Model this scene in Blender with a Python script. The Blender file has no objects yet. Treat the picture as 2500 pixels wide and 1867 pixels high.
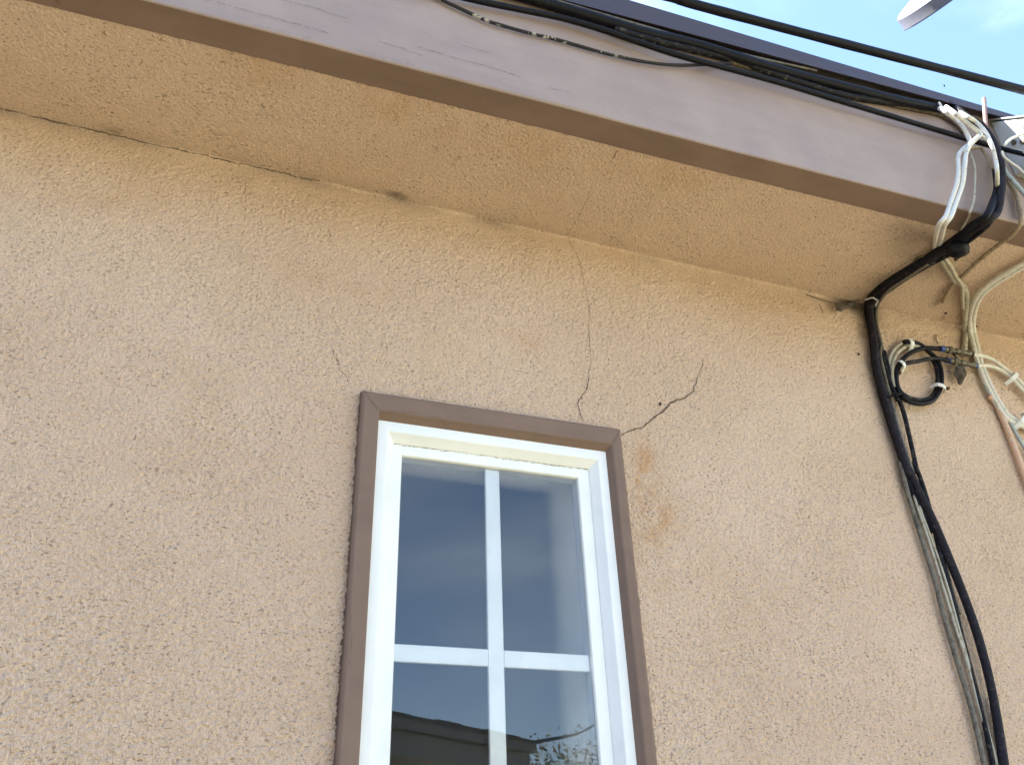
import bpy, bmesh, math, random
import numpy as np
from mathutils import Vector, Matrix
rng = np.random.default_rng(7)
random.seed(7)
SC = bpy.context.scene
COL = SC.collection
R = math.radians

# ------------------------------------------------------------------ camera
CAM_H = 1.65                      # height of the lens above the ground
WALL_D = 0.85                     # lens to wall
CAM = Vector((0.0, -WALL_D, CAM_H))
RM = Matrix(((0.9401900848880127, 0.304836086908467, -0.15204461317851845),
             (-0.33915702641253553, 0.7959097471340677, -0.5014979420216907),
             (-0.031860880610529684, 0.5230703915682076, 0.8516937535002846)))   # columns: right, forward, up
FPX = 2076.43                     # focal length in pixels of a 2500 px wide frame
cam_data = bpy.data.cameras.new("camera")
cam_data.sensor_fit = 'HORIZONTAL'
cam_data.sensor_width = 36.0
cam_data.lens = 36.0 * FPX / 2500.0
cam_data.clip_start = 0.02
cam_data.clip_end = 2000.0
cam = bpy.data.objects.new("camera", cam_data)
COL.objects.link(cam)
rt, fw, up = RM.col[0], RM.col[1], RM.col[2]
cam.matrix_world = Matrix(((rt.x, up.x, -fw.x, CAM.x), (rt.y, up.y, -fw.y, CAM.y), (rt.z, up.z, -fw.z, CAM.z), (0, 0, 0, 1)))
SC.camera = cam

# ------------------------------------------------------------------ light
SUN_DIR = Vector((-0.42, 0.20, 0.885)).normalized()     # towards the sun
sun_el = math.asin(SUN_DIR.z)
sun_az = math.atan2(SUN_DIR.x, SUN_DIR.y)
W = bpy.data.worlds.new("World")
SC.world = W
W.use_nodes = True
wn, wl = W.node_tree.nodes, W.node_tree.links
wn.clear()
w_out = wn.new('ShaderNodeOutputWorld')
w_bg = wn.new('ShaderNodeBackground')
w_sky = wn.new('ShaderNodeTexSky')
w_sky.sky_type = 'NISHITA'
w_sky.sun_disc = False
w_sky.sun_elevation = sun_el
w_sky.sun_rotation = sun_az
w_sky.dust_density = 0.3
w_sky.ozone_density = 2.2
w_tc = wn.new('ShaderNodeTexCoord')
w_map = wn.new('ShaderNodeMapping')
w_map.inputs['Scale'].default_value = (1.2, 2.2, 3.6)
w_map.inputs['Rotation'].default_value = (0.3, 0.2, 0.6)
w_no = wn.new('ShaderNodeTexNoise')
w_no.inputs['Scale'].default_value = 1.3
w_no.inputs['Detail'].default_value = 7
w_no.inputs['Roughness'].default_value = 0.5
w_no.inputs['Distortion'].default_value = 0.6
w_rp = wn.new('ShaderNodeMapRange')
w_rp.interpolation_type = 'SMOOTHSTEP'
w_rp.inputs[1].default_value = 0.42
w_rp.inputs[2].default_value = 0.80
w_rp.inputs[3].default_value = 0.0
w_rp.inputs[4].default_value = 0.42
w_mx = wn.new('ShaderNodeMix')
w_mx.data_type = 'RGBA'
w_mx.inputs[7].default_value = (7.6, 8.2, 8.6, 1)      # thin high cloud
wl.new(w_tc.outputs['Generated'], w_map.inputs[0])
wl.new(w_map.outputs[0], w_no.inputs['Vector'])
wl.new(w_no.outputs['Fac'], w_rp.inputs[0])
wl.new(w_rp.outputs[0], w_mx.inputs[0])
wl.new(w_sky.outputs[0], w_mx.inputs[6])
wl.new(w_mx.outputs[2], w_bg.inputs[0])
wl.new(w_bg.outputs[0], w_out.inputs[0])
w_bg.inputs[1].default_value = 0.079
sun = bpy.data.lights.new("sun", 'SUN')
sun.energy = 5.0
sun.angle = R(0.53)
sun.color = (1.0, 0.95, 0.86)
sun_o = bpy.data.objects.new("sun", sun)
COL.objects.link(sun_o)
sun_o.rotation_euler = (-SUN_DIR).to_track_quat('-Z', 'Y').to_euler()
sun_o.location = (0, 0, 8)
SC.view_settings.view_transform = 'Standard'
SC.view_settings.look = 'None'
SC.view_settings.exposure = 2.82
SC.view_settings.gamma = 1.0
SC.view_settings.use_curve_mapping = False
SC.cycles.use_denoising = True
SC.cycles.max_bounces = 10
SC.cycles.diffuse_bounces = 5
SC.cycles.sample_clamp_indirect = 6.0

# ------------------------------------------------------------------ measuring
def ray(px, py):
    """direction through a point of the 2500 x 1867 frame"""
    return RM @ Vector(((px - 1250.0) / FPX, 1.0, -(py - 933.5) / FPX))

def Pw(px, py, d):
    """the point d metres out from the wall (wall = plane y 0)"""
    r = ray(px, py)
    return CAM + r * ((WALL_D - d) / r.y)

def Pz(px, py, z):
    r = ray(px, py)
    return CAM + r * ((z - CAM_H) / r.z)

def lin(pts):
    xs = np.array([p[0] for p in pts]); ys = np.array([p[1] for p in pts])
    a, b = np.polyfit(xs, ys, 1)
    return lambda x: a * x + b

# the line where soffit meets wall
_c = [Pw(0, 272, 0), Pw(781, 437, 0), Pw(1972, 716, 0)]
zs = lin([(p.x, p.z) for p in _c])
def Ps(px, py, e=0.0):
    """the point e metres below the soffit"""
    z = CAM_H + 0.82
    for _ in range(6):
        p = Pz(px, py, z)
        z = zs(p.x) - e
    return Pz(px, py, z)
ds = lin([(p.x, -p.y) for p in (Ps(35, 0), Ps(800, 171), Ps(1500, 354), Ps(2215, 535))])
dfb = lin([(p.x, -p.y) for p in (Ps(378, 0), Ps(800, 107), Ps(1500, 302), Ps(2300, 491))])
def Pf(px, py, e=0.0):
    """the point e metres in front of the fascia"""
    d = 0.22
    for _ in range(6):
        p = Pw(px, py, d)
        d = dfb(p.x) + e
    return Pw(px, py, d)
LIP = 0.016
zlip = lin([(p.x, p.z) for p in (Pf(1350, 0, LIP), Pf(1700, 90, LIP), Pf(2000, 175, LIP), Pf(2400, 277, LIP))])
ztop = lin([(p.x, p.z) for p in (Pf(1539, 0, LIP - .004), Pf(1700, 50.6, LIP - .004), Pf(2000, 140, LIP - .004), Pf(2400, 258, LIP - .004))])
def depth(p):
    return (p - CAM).dot(fw)
def PT(t):
    px, py, mode, e = t
    return {'w': Pw, 'f': Pf, 's': Ps}[mode](px, py, e)

# ------------------------------------------------------------------ noise on arrays
def vnoise(x, y, seed=0):
    """smooth value noise, -1..1"""
    g = np.random.default_rng(1000 + seed).random((257, 257)) * 2 - 1
    xi = np.floor(x).astype(int); yi = np.floor(y).astype(int)
    fx = x - xi; fy = y - yi
    fx = fx * fx * fx * (fx * (fx * 6 - 15) + 10); fy = fy * fy * fy * (fy * (fy * 6 - 15) + 10)
    a = g[xi % 256, yi % 256]; b = g[(xi + 1) % 256, yi % 256]
    c = g[xi % 256, (yi + 1) % 256]; d = g[(xi + 1) % 256, (yi + 1) % 256]
    return (a * (1 - fx) + b * fx) * (1 - fy) + (c * (1 - fx) + d * fx) * fy

def stucco_h(u, v):
    """thickness of the sand finish in metres over wall coordinates u (along), v (up)"""
    wu = u + 0.001 * vnoise(u / .011, v / .011, 21)
    wv = v + 0.001 * vnoise(u / .011, v / .011, 22)
    a = vnoise(wu / .0040 + 11, wv / .0034, 1)
    b = vnoise((.87 * wu + .5 * wv) / .0021 + 40, (.87 * wv - .5 * wu) / .0018 + 50, 2)
    c = vnoise(u / .014, v / .011, 3)
    big = vnoise(u / .07, v / .06, 4) + .8 * vnoise(u / .21, v / .17, 5)
    patch = np.clip(.95 + .2 * vnoise(u / .12, v / .10, 6), .6, 1.2)
    return (.00050 * a * patch + .00110 * b * patch + .00015 * c + .0004 * big)

# ------------------------------------------------------------------ mesh helpers
def tag(o, label=None, cat=None, group=None, kind=None):
    if label: o['label'] = label
    if cat: o['category'] = cat
    if group: o['group'] = group
    if kind: o['kind'] = kind
    return o

def mesh_obj(name, verts, faces, mat, parent=None, smooth=True):
    me = bpy.data.meshes.new(name)
    me.from_pydata([tuple(v) for v in verts], [], faces)
    if smooth:
        me.polygons.foreach_set('use_smooth', [True] * len(me.polygons))
    me.update()
    o = bpy.data.objects.new(name, me)
    COL.objects.link(o)
    for m in (mat if isinstance(mat, (list, tuple)) else [mat]):
        me.materials.append(m)
    if parent: o.parent = parent
    return o

def bm_obj(name, bm, mat, parent=None, smooth=False, bevel=0.0, seg=2):
    bmesh.ops.recalc_face_normals(bm, faces=bm.faces)
    if bevel:
        es = [e for e in bm.edges if e.is_manifold and e.calc_face_angle(0) > .5]
        bmesh.ops.bevel(bm, geom=es, offset=bevel, segments=seg, profile=.5, affect='EDGES', clamp_overlap=True)
    me = bpy.data.meshes.new(name)
    bm.to_mesh(me); bm.free()
    if smooth:
        me.polygons.foreach_set('use_smooth', [True] * len(me.polygons))
    o = bpy.data.objects.new(name, me)
    COL.objects.link(o)
    me.materials.append(mat)
    if parent: o.parent = parent
    return o

def empty(name, loc=(0, 0, 0)):
    o = bpy.data.objects.new(name, None)
    COL.objects.link(o)
    o.location = loc
    o.empty_display_size = .05
    return o

def adopt(ch, par):
    """parent without moving"""
    bpy.context.view_layer.update()
    ch.parent = par
    ch.matrix_parent_inverse = par.matrix_world.inverted()
    return ch

def hexa(bm, p8):
    vs = [bm.verts.new(p) for p in p8]
    for f in ((0, 1, 2, 3), (7, 6, 5, 4), (0, 4, 5, 1), (1, 5, 6, 2), (2, 6, 7, 3), (3, 7, 4, 0)):
        bm.faces.new([vs[i] for i in f])

def box(bm, x0, x1, y0, y1, z0, z1):
    hexa(bm, [(x0, y0, z0), (x1, y0, z0), (x1, y1, z0), (x0, y1, z0), (x0, y0, z1), (x1, y0, z1), (x1, y1, z1), (x0, y1, z1)])

def spline(pts, n=8):
    """Catmull-Rom through the points"""
    P = [pts[0] * 2 - pts[1]] + list(pts) + [pts[-1] * 2 - pts[-2]]
    out = []
    for i in range(1, len(P) - 2):
        p0, p1, p2, p3 = P[i - 1], P[i], P[i + 1], P[i + 2]
        for k in range(n):
            t = k / n
            out.append(.5 * ((2 * p1) + (p2 - p0) * t + (2 * p0 - 5 * p1 + 4 * p2 - p3) * t * t + (3 * p1 - p0 - 3 * p2 + p3) * t ** 3))
    out.append(P[-2].copy())
    return out

def tube(path, rad, sides=10, flat=1.0):
    """verts, faces of a closed tube along a path (rad may be a function of 0..1)"""
    n = len(path)
    tang = [(path[min(i + 1, n - 1)] - path[max(i - 1, 0)]).normalized() for i in range(n)]
    nrm = tang[0].orthogonal().normalized()
    vs, fs = [], []
    for i in range(n):
        t = tang[i]
        nrm = (nrm - t * nrm.dot(t)).normalized()
        bn = t.cross(nrm)
        r = rad(i / (n - 1)) if callable(rad) else rad
        for k in range(sides):
            a = 2 * math.pi * k / sides
            vs.append(path[i] + nrm * (math.cos(a) * r) + bn * (math.sin(a) * r * flat))
    for i in range(n - 1):
        for k in range(sides):
            k2 = (k + 1) % sides
            fs.append((i * sides + k, i * sides + k2, (i + 1) * sides + k2, (i + 1) * sides + k))
    fs.append(tuple(range(sides - 1, -1, -1)))
    fs.append(tuple((n - 1) * sides + k for k in range(sides)))
    return vs, fs

# ------------------------------------------------------------------ materials
def mat_new(name):
    m = bpy.data.materials.new(name)
    m.use_nodes = True
    nt = m.node_tree
    b = nt.nodes['Principled BSDF']
    return m, nt, nt.nodes, nt.links, b

def nd(nt, typ, **kw):
    n = nt.nodes.new(typ)
    for k, v in kw.items():
        if k in n.inputs: n.inputs[k].default_value = v
        else: setattr(n, k, v)
    return n

def noise(nt, co, scale, detail=3, rough=.55, dist=0.0):
    n = nd(nt, 'ShaderNodeTexNoise')
    n.inputs['Scale'].default_value = scale
    n.inputs['Detail'].default_value = detail
    n.inputs['Roughness'].default_value = rough
    n.inputs['Distortion'].default_value = dist
    nt.links.new(co, n.inputs['Vector'])
    return n.outputs['Fac']

def rng_(nt, v, a, b, c=0.0, d=1.0, smooth=True):
    n = nd(nt, 'ShaderNodeMapRange')
    if smooth: n.interpolation_type = 'SMOOTHSTEP'
    nt.links.new(v, n.inputs[0])
    for i, q in enumerate((a, b, c, d)): n.inputs[i + 1].default_value = q
    return n.outputs[0]

def mixc(nt, f, a, b, blend='MIX'):
    n = nd(nt, 'ShaderNodeMix', data_type='RGBA', blend_type=blend)
    for i, q in ((0, f), (6, a), (7, b)):
        if hasattr(q, 'is_linked'): nt.links.new(q, n.inputs[i])
        elif i == 0: n.inputs[0].default_value = q
        else: n.inputs[i].default_value = (*q, 1)
    return n.outputs[2]

def mth(nt, op, a, b=None):
    n = nd(nt, 'ShaderNodeMath', operation=op)
    for i, q in ((0, a), (1, b)):
        if q is None: continue
        if hasattr(q, 'is_linked'): nt.links.new(q, n.inputs[i])
        else: n.inputs[i].default_value = q
    return n.outputs[0]

def objco(nt):
    return nd(nt, 'ShaderNodeTexCoord').outputs['Object']

def attr(nt, name):
    return nd(nt, 'ShaderNodeAttribute', attribute_name=name).outputs['Fac']

def bump(nt, b, h, strength, dist):
    n = nd(nt, 'ShaderNodeBump')
    n.inputs['Strength'].default_value = strength
    n.inputs['Distance'].default_value = dist
    nt.links.new(h, n.inputs['Height'])
    nt.links.new(n.outputs[0], b.inputs['Normal'])

PAINT = (.192, .130, .099)
def stucco_mat():
    m, nt, N, L, b = mat_new("sand_finish_stucco")
    co = objco(nt)
    big = noise(nt, co, 3.2, 4, .6)
    mid = noise(nt, co, 17, 4, .6)
    hue = noise(nt, co, 7.3, 3, .5)
    c = mixc(nt, rng_(nt, big, .35, .68), (.675, .496, .368), (.730, .550, .418))
    c = mixc(nt, rng_(nt, hue, .45, .72, 0, .55), c, (.65, .470, .335))
    c = mixc(nt, rng_(nt, mid, .55, .75, 0, .35), c, (.56, .445, .335))
    fine = noise(nt, co, 330, 2, .6)
    c = mixc(nt, rng_(nt, fine, .38, .66, .30, 0), c, (.45, .34, .245))
    # dirt lodged in the pits
    pm = nd(nt, 'ShaderNodeMapping'); pm.inputs['Scale'].default_value = (.55, 1.0, 1.15)
    L.new(co, pm.inputs[0])
    pit = noise(nt, pm.outputs[0], 400, 2, .5)
    where = noise(nt, co, 24, 3, .6)
    f = mth(nt, 'MULTIPLY', rng_(nt, pit, .585, .67), rng_(nt, where, .36, .60, .22, .62))
    c = mixc(nt, f, c, (.115, .080, .052))
    low = attr(nt, 'pit')
    c = mixc(nt, mth(nt, 'MULTIPLY', low, .15), c, (.22, .155, .105))
    # rust stains, soot stains, and the shade painted into the corner
    c = mixc(nt, mth(nt, 'MULTIPLY', attr(nt, 'rust'), rng_(nt, mid, .35, .7)), c, (.50, .285, .125))
    c = mixc(nt, mth(nt, 'MULTIPLY', attr(nt, 'soot_and_shade'), rng_(nt, mid, .25, .62, .35, 1)), c, (.10, .078, .058))
    # brown trim paint slopped over the edge of the stucco
    edge = mth(nt, 'ADD', attr(nt, 'edge'), rng_(nt, noise(nt, co, 120, 5, .75), .3, .7, -.0028, .0020, False))
    c = mixc(nt, rng_(nt, edge, .0002, .0012, 1, 0), c, PAINT)
    L.new(c, b.inputs['Base Color'])
    b.inputs['Roughness'].default_value = .93
    b.inputs['Specular IOR Level'].default_value = .2
    h = mth(nt, 'ADD', noise(nt, co, 560, 2, .5), mth(nt, 'MULTIPLY', noise(nt, co, 300, 2, .5), .8))
    bump(nt, b, h, .9, .0034)
    return m

def paint_mat(name, col, rough=.5, fade=None, grain=True, spec=.4):
    m, nt, N, L, b = mat_new(name)
    co = objco(nt)
    mp = nd(nt, 'ShaderNodeMapping')
    mp.inputs['Scale'].default_value = (1.2, 9, 9)
    L.new(co, mp.inputs[0])
    n1 = noise(nt, mp.outputs[0], 6, 5, .6, .3)
    n2 = noise(nt, co, 9, 4, .6)
    n3 = noise(nt, co, 260, 2, .5)
    dk = tuple(x * .90 for x in col)
    c = mixc(nt, rng_(nt, n1, .35, .7), dk, col)
    if fade: c = mixc(nt, rng_(nt, n2, .35, .72), c, fade)
    c = mixc(nt, rng_(nt, n3, .68, .76, 0, .5), c, tuple(x * .55 for x in col))
    L.new(c, b.inputs['Base Color'])
    L.new(rng_(nt, n2, .3, .7, rough - .08, rough + .12), b.inputs['Roughness'])
    b.inputs['Specular IOR Level'].default_value = spec
    h = mth(nt, 'ADD', mth(nt, 'MULTIPLY', n1, .6), noise(nt, mp.outputs[0], 42, 4, .65))
    bump(nt, b, h, .22 if grain else .12, .0016)
    return m

def plastic_mat(name, col, rough=.4, dirt=None, amount=.5, peel=None, scale=150, stretch=True):
    m, nt, N, L, b = mat_new(name)
    co = objco(nt)
    n1 = noise(nt, co, scale, 4, .65)
    n2 = noise(nt, co, scale * 4, 3, .6)
    c = mixc(nt, rng_(nt, n2, .3, .7), tuple(x * .93 for x in col), col)
    if dirt: c = mixc(nt, rng_(nt, n1, .62 - .3 * amount, .78 - .2 * amount, 0, .85), c, dirt)
    if peel:
        n3 = noise(nt, co, 70, 4, .7)
        sx = nd(nt, 'ShaderNodeSeparateXYZ'); L.new(co, sx.inputs[0])
        c = mixc(nt, mth(nt, 'MULTIPLY', rng_(nt, n3, peel[1], peel[1] + .02), rng_(nt, sx.outputs[0], .38, .43, 1, 0)), c, peel[0])
    L.new(c, b.inputs['Base Color'])
    L.new(rng_(nt, n1, .3, .7, rough - .08, rough + .15), b.inputs['Roughness'])
    bump(nt, b, n2, .18, .0008)
    if max(col) < .05: b.inputs['Specular IOR Level'].default_value = .13
    return m

M = {}
M['stucco'] = stucco_mat()
M['fascia'] = paint_mat("pale_brown_fascia_paint", (.318, .240, .210), .6, (.350, .272, .240))
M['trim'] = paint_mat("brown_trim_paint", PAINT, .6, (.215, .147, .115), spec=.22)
M['drip'] = paint_mat("dusty_plum_metal", (.046, .033, .038), .45, (.066, .050, .055), grain=False, spec=.2)
M['crack'] = mat_new("shadowed_crack")[0]
M['crack'].node_tree.nodes['Principled BSDF'].inputs['Base Color'].default_value = (.125, .088, .060, 1)
M['crack'].node_tree.nodes['Principled BSDF'].inputs['Roughness'].default_value = 1
M['vinyl'] = plastic_mat("white_vinyl", (.82, .84, .83), .35, (.72, .72, .67), .05, scale=5)
M['black'] = plastic_mat("black_cable_jacket", (.0075, .0075, .011), .42, (.03, .027, .025), .15)
M['black_dusty'] = plastic_mat("dusty_black_jacket", (.010, .0095, .013), .5, (.10, .09, .078), .4)
M['plum'] = plastic_mat("dusty_plum_black_jacket", (.016, .0135, .018), .55, (.055, .045, .05), .35)
M['grey_dirty'] = plastic_mat("dirty_grey_jacket", (.15, .132, .10), .6, (.045, .04, .034), .6)
M['brown_dirty'] = plastic_mat("dirt_caked_jacket", (.050, .038, .024), .8, (.14, .098, .050), .7)
M['white_cable'] = plastic_mat("white_cable_jacket", (.66, .64, .57), .42, (.36, .31, .22), .32)
M['old_white'] = plastic_mat("yellowed_cable_jacket", (.44, .41, .32), .5, (.20, .155, .095), .45)
M['tan_cable'] = plastic_mat("dusty_tan_jacket", (.33, .255, .16), .6, (.15, .10, .055), .45)
M['grey_cable'] = plastic_mat("grey_blue_jacket", (.36, .40, .40), .5, (.2, .19, .16), .3)
M['peach'] = plastic_mat("peach_painted_jacket", (.62, .40, .27), .6, (.62, .55, .48), .35)
M['peeling'] = plastic_mat("black_jacket_with_peeling_paint", (.030, .028, .028), .5, None, .2, peel=((.36, .34, .28), .56))
M['clip'] = plastic_mat("white_clip_plastic", (.72, .73, .70), .4, (.45, .42, .34), .2)
M['tape'] = plastic_mat("black_tape", (.006, .006, .010), .4, (.02, .018, .016), .25)
M['brass'] = plastic_mat("tarnished_metal", (.16, .145, .105), .45, (.055, .045, .03), .55)
M['brass'].node_tree.nodes['Principled BSDF'].inputs['Metallic'].default_value = .6
M['blue'] = plastic_mat("blue_seal_ring", (.02, .055, .22), .4)
M['rust'] = plastic_mat("rusty_brown", (.12, .062, .032), .7, (.05, .03, .02), .4)
M['rod'] = plastic_mat("brown_rod", (.27, .155, .125), .5, (.36, .25, .21), .4)
M['boxgrey'] = plastic_mat("galvanised_grey", (.50, .52, .51), .42, (.33, .33, .31), .4, scale=18)
M['mud'] = plastic_mat("dry_mud", (.075, .045, .025), .9, (.03, .02, .012), .5)
M['debris'] = plastic_mat("dry_leaf_debris", (.10, .080, .060), .9, (.045, .034, .026), .5)
M['web'] = plastic_mat("dusty_cobweb", (.13, .10, .075), .95)
M['dish'] = plastic_mat("pale_dish_paint", (.62, .63, .65), .45, (.5, .5, .5), .3, scale=10)
M['dishrim'] = plastic_mat("grey_dish_rim", (.055, .055, .075), .5, (.04, .04, .055), .4, scale=16)

# glass: clear outer pane with a mirror reflection
def glass_mat():
    m, nt, N, L, b = mat_new("clear_window_glass")
    N.remove(b)
    out = N['Material Output']
    t = nd(nt, 'ShaderNodeBsdfTransparent'); t.inputs[0].default_value = (.985, .995, .995, 1)
    g = nd(nt, 'ShaderNodeBsdfGlossy'); g.inputs['Roughness'].default_value = .0
    fr = nd(nt, 'ShaderNodeFresnel'); fr.inputs['IOR'].default_value = 1.55
    mx = nd(nt, 'ShaderNodeMixShader')
    L.new(rng_(nt, fr.outputs[0], .04, 1.0, .105, .55, False), mx.inputs[0])
    L.new(t.outputs[0], mx.inputs[1]); L.new(g.outputs[0], mx.inputs[2])
    L.new(mx.outputs[0], out.inputs[0])
    return m

def obscure_mat():
    m, nt, N, L, b = mat_new("obscured_glass")
    N.remove(b)
    out = N['Material Output']
    co = objco(nt)
    vo = nd(nt, 'ShaderNodeTexVoronoi'); vo.feature = 'SMOOTH_F1'
    vo.inputs['Scale'].default_value = 330
    L.new(co, vo.inputs['Vector'])
    bp = nd(nt, 'ShaderNodeBump'); bp.inputs['Strength'].default_value = .5; bp.inputs['Distance'].default_value = .002
    L.new(vo.outputs['Distance'], bp.inputs['Height'])
    rf = nd(nt, 'ShaderNodeBsdfRefraction'); rf.inputs['IOR'].default_value = 1.22; rf.inputs['Roughness'].default_value = .5
    rf.inputs[0].default_value = (1, 1, 1, 1)
    L.new(bp.outputs[0], rf.inputs['Normal'])
    d = nd(nt, 'ShaderNodeBsdfDiffuse'); d.inputs[0].default_value = (.13, .16, .19, 1)
    mx = nd(nt, 'ShaderNodeMixShader'); mx.inputs[0].default_value = .16
    L.new(rf.outputs[0], mx.inputs[1]); L.new(d.outputs[0], mx.inputs[2])
    tr = nd(nt, 'ShaderNodeBsdfTransparent')
    m2 = nd(nt, 'ShaderNodeMixShader'); m2.inputs[0].default_value = .45
    L.new(mx.outputs[0], m2.inputs[1]); L.new(tr.outputs[0], m2.inputs[2])
    L.new(m2.outputs[0], out.inputs[0])
    return m
M['glass'] = glass_mat()
M['obscure'] = obscure_mat()
M['reveal'] = plastic_mat("white_reveal_paint", (.90, .91, .89), .5, scale=8)
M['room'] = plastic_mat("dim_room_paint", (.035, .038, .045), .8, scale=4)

def ground_mat():
    m, nt, N, L, b = mat_new("dry_yard_ground")
    co = objco(nt)
    a = noise(nt, co, .8, 5, .6); f = noise(nt, co, 30, 4, .6)
    c = mixc(nt, rng_(nt, a, .4, .65), (.345, .330, .215), (.29, .280, .172))
    c = mixc(nt, rng_(nt, f, .35, .7, .4, 0), c, (.16, .135, .10))
    L.new(c, b.inputs['Base Color'])
    b.inputs['Roughness'].default_value = .95
    bump(nt, b, f, .6, .02)
    return m
M['ground'] = ground_mat()

# ================================================================== the ground
g = 400.0
ground = mesh_obj("ground", [(-g, -g, 0), (g, -g, 0), (g, g, 0), (-g, g, 0)], [(0, 1, 2, 3)], M['ground'], smooth=False)
tag(ground, kind='structure')
strip_dark = plastic_mat("bounce_cut_dark", (.085, .074, .050), .95, (.055, .046, .032), .5, scale=9)
bounce_strip = mesh_obj("bounce_cut_strip", [(-9, -2.0, .004), (9, -2.0, .004), (9, .02, .004), (-9, .02, .004)], [(0, 1, 2, 3)], strip_dark, smooth=False)  # unseen dark strip added to cut light bounced up at the wall
tag(bounce_strip, kind='structure')

# ================================================================== the house
house = empty("house")
tag(house, "tan stucco house with brown eave board and a white gridded window", "house")
XA, XB = -2.6, 3.2
def ladder(a, b, fa, fb, fine, coarse, far):
    """coordinates: fine between fa and fb, coarse beside it, far outside"""
    mid = list(np.arange(fa, fb + fine * .5, fine))
    lo, x, s = [], fa, coarse
    while x - s > a:
        x -= s; lo.append(x)
        if fa - x > .35: s = min(far, s * 1.35)
    hi, x, s = [], mid[-1], coarse
    while x + s < b:
        x += s; hi.append(x)
        if x - mid[-1] > .35: s = min(far, s * 1.35)
    return np.array([a] + lo[::-1] + mid + hi + [b])

# window rectangles (x0, x1, z0, z1) measured on the wall
ZB = CAM_H - 0.455
OUT = (.1375, .4690, ZB - .045, CAM_H + .603 * WALL_D - .001)
def seg_dist(X, Z, a, b):
    ax, az = a; bx, bz = b
    dx, dz = bx - ax, bz - az
    t = np.clip(((X - ax) * dx + (Z - az) * dz) / (dx * dx + dz * dz + 1e-12), 0, 1)
    return np.hypot(X - ax - t * dx, Z - az - t * dz)
def blob(U, V, c, rx, ry, ang=0.0):
    du, dv = U - c[0], V - c[1]
    ca, sa = math.cos(ang), math.sin(ang)
    return np.exp(-(((du * ca + dv * sa) / rx) ** 2 + ((-du * sa + dv * ca) / ry) ** 2))

def grid_mesh(name, P, keep, attrs, mat, parent):
    ny, nx = P.shape[:2]
    me = bpy.data.meshes.new(name)
    idx = np.arange(nx * ny).reshape(ny, nx)
    q = np.stack([idx[:-1, :-1], idx[:-1, 1:], idx[1:, 1:], idx[1:, :-1]], -1)[keep]
    q = q.reshape(-1, 4)
    used = np.zeros(nx * ny, bool); used[q.ravel()] = True
    remap = np.cumsum(used) - 1
    q = remap[q]
    co = P.reshape(-1, 3)[used]
    me.vertices.add(len(co)); me.vertices.foreach_set('co', co.astype(np.float32).ravel())
    me.loops.add(q.size); me.loops.foreach_set('vertex_index', q.astype(np.int32).ravel())
    me.polygons.add(len(q))
    me.polygons.foreach_set('loop_start', np.arange(0, q.size, 4, dtype=np.int32))
    me.polygons.foreach_set('use_smooth', np.ones(len(q), bool))
    for k, v in attrs.items():
        a = me.attributes.new(k, 'FLOAT', 'POINT')
        a.data.foreach_set('value', v.ravel()[used].astype(np.float32))
    me.update(calc_edges=True)
    me.materials.append(mat)
    o = bpy.data.objects.new(name, me)
    COL.objects.link(o)
    o.parent = parent
    return o

xs = ladder(XA, XB, -.45, 1.38, .00125, .004, .12)
COVE = .004
# parameter up the wall: 0 at the ground, 1 at the start of the cove, then round the cove
vz = ladder(0.0, 1.0, 0, 0, 1, 1, 1)
z_rel = np.concatenate([np.array([-CAM_H, -1.2, -.8, -.5, -.3, -.15, -.05]), np.arange(0.0, .07, .005), np.arange(.07, .835, .00125)])
zmax = .835
rows = len(z_rel)
X, Zr = np.meshgrid(xs, z_rel)
ztop_wall = zs(X) - CAM_H - COVE
Zw = np.where(Zr < .0, Zr, Zr * (ztop_wall / zmax))
H = stucco_h(X, Zw) * np.clip((zs(X) - CAM_H - Zw) / .03, .2, 1)
hole = (OUT[0] + .008, OUT[1] - .008, OUT[2] + .008, OUT[3] - .008)
Y = -H
# a soft rounded cove between wall and soffit
ncv = 10
th = np.linspace(0, math.pi / 2, ncv + 1)[1:]
Xc, T = np.meshgrid(xs, th)
zc0 = zs(Xc) - CAM_H - COVE
Sc = zc0 + COVE * T
Hc = stucco_h(Xc, Sc) * .2
rad = COVE - Hc
Yc = -COVE + rad * np.cos(T)
Zc = zc0 + rad * np.sin(T)
Xa = np.vstack([X, Xc]); Ya = np.vstack([Y, Yc]); Za = np.vstack([Zw, Zc]) + CAM_H
Sa = np.vstack([Zw, Sc]); Ha = np.vstack([H, Hc])
P = np.stack([Xa, Ya, Za], -1)
cx = (Xa[:-1, :-1] + Xa[1:, 1:]) / 2; cz = (Za[:-1, :-1] + Za[1:, 1:]) / 2
keep = ~((cx > hole[0]) & (cx < hole[1]) & (cz > hole[2]) & (cz < hole[3]))
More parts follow.
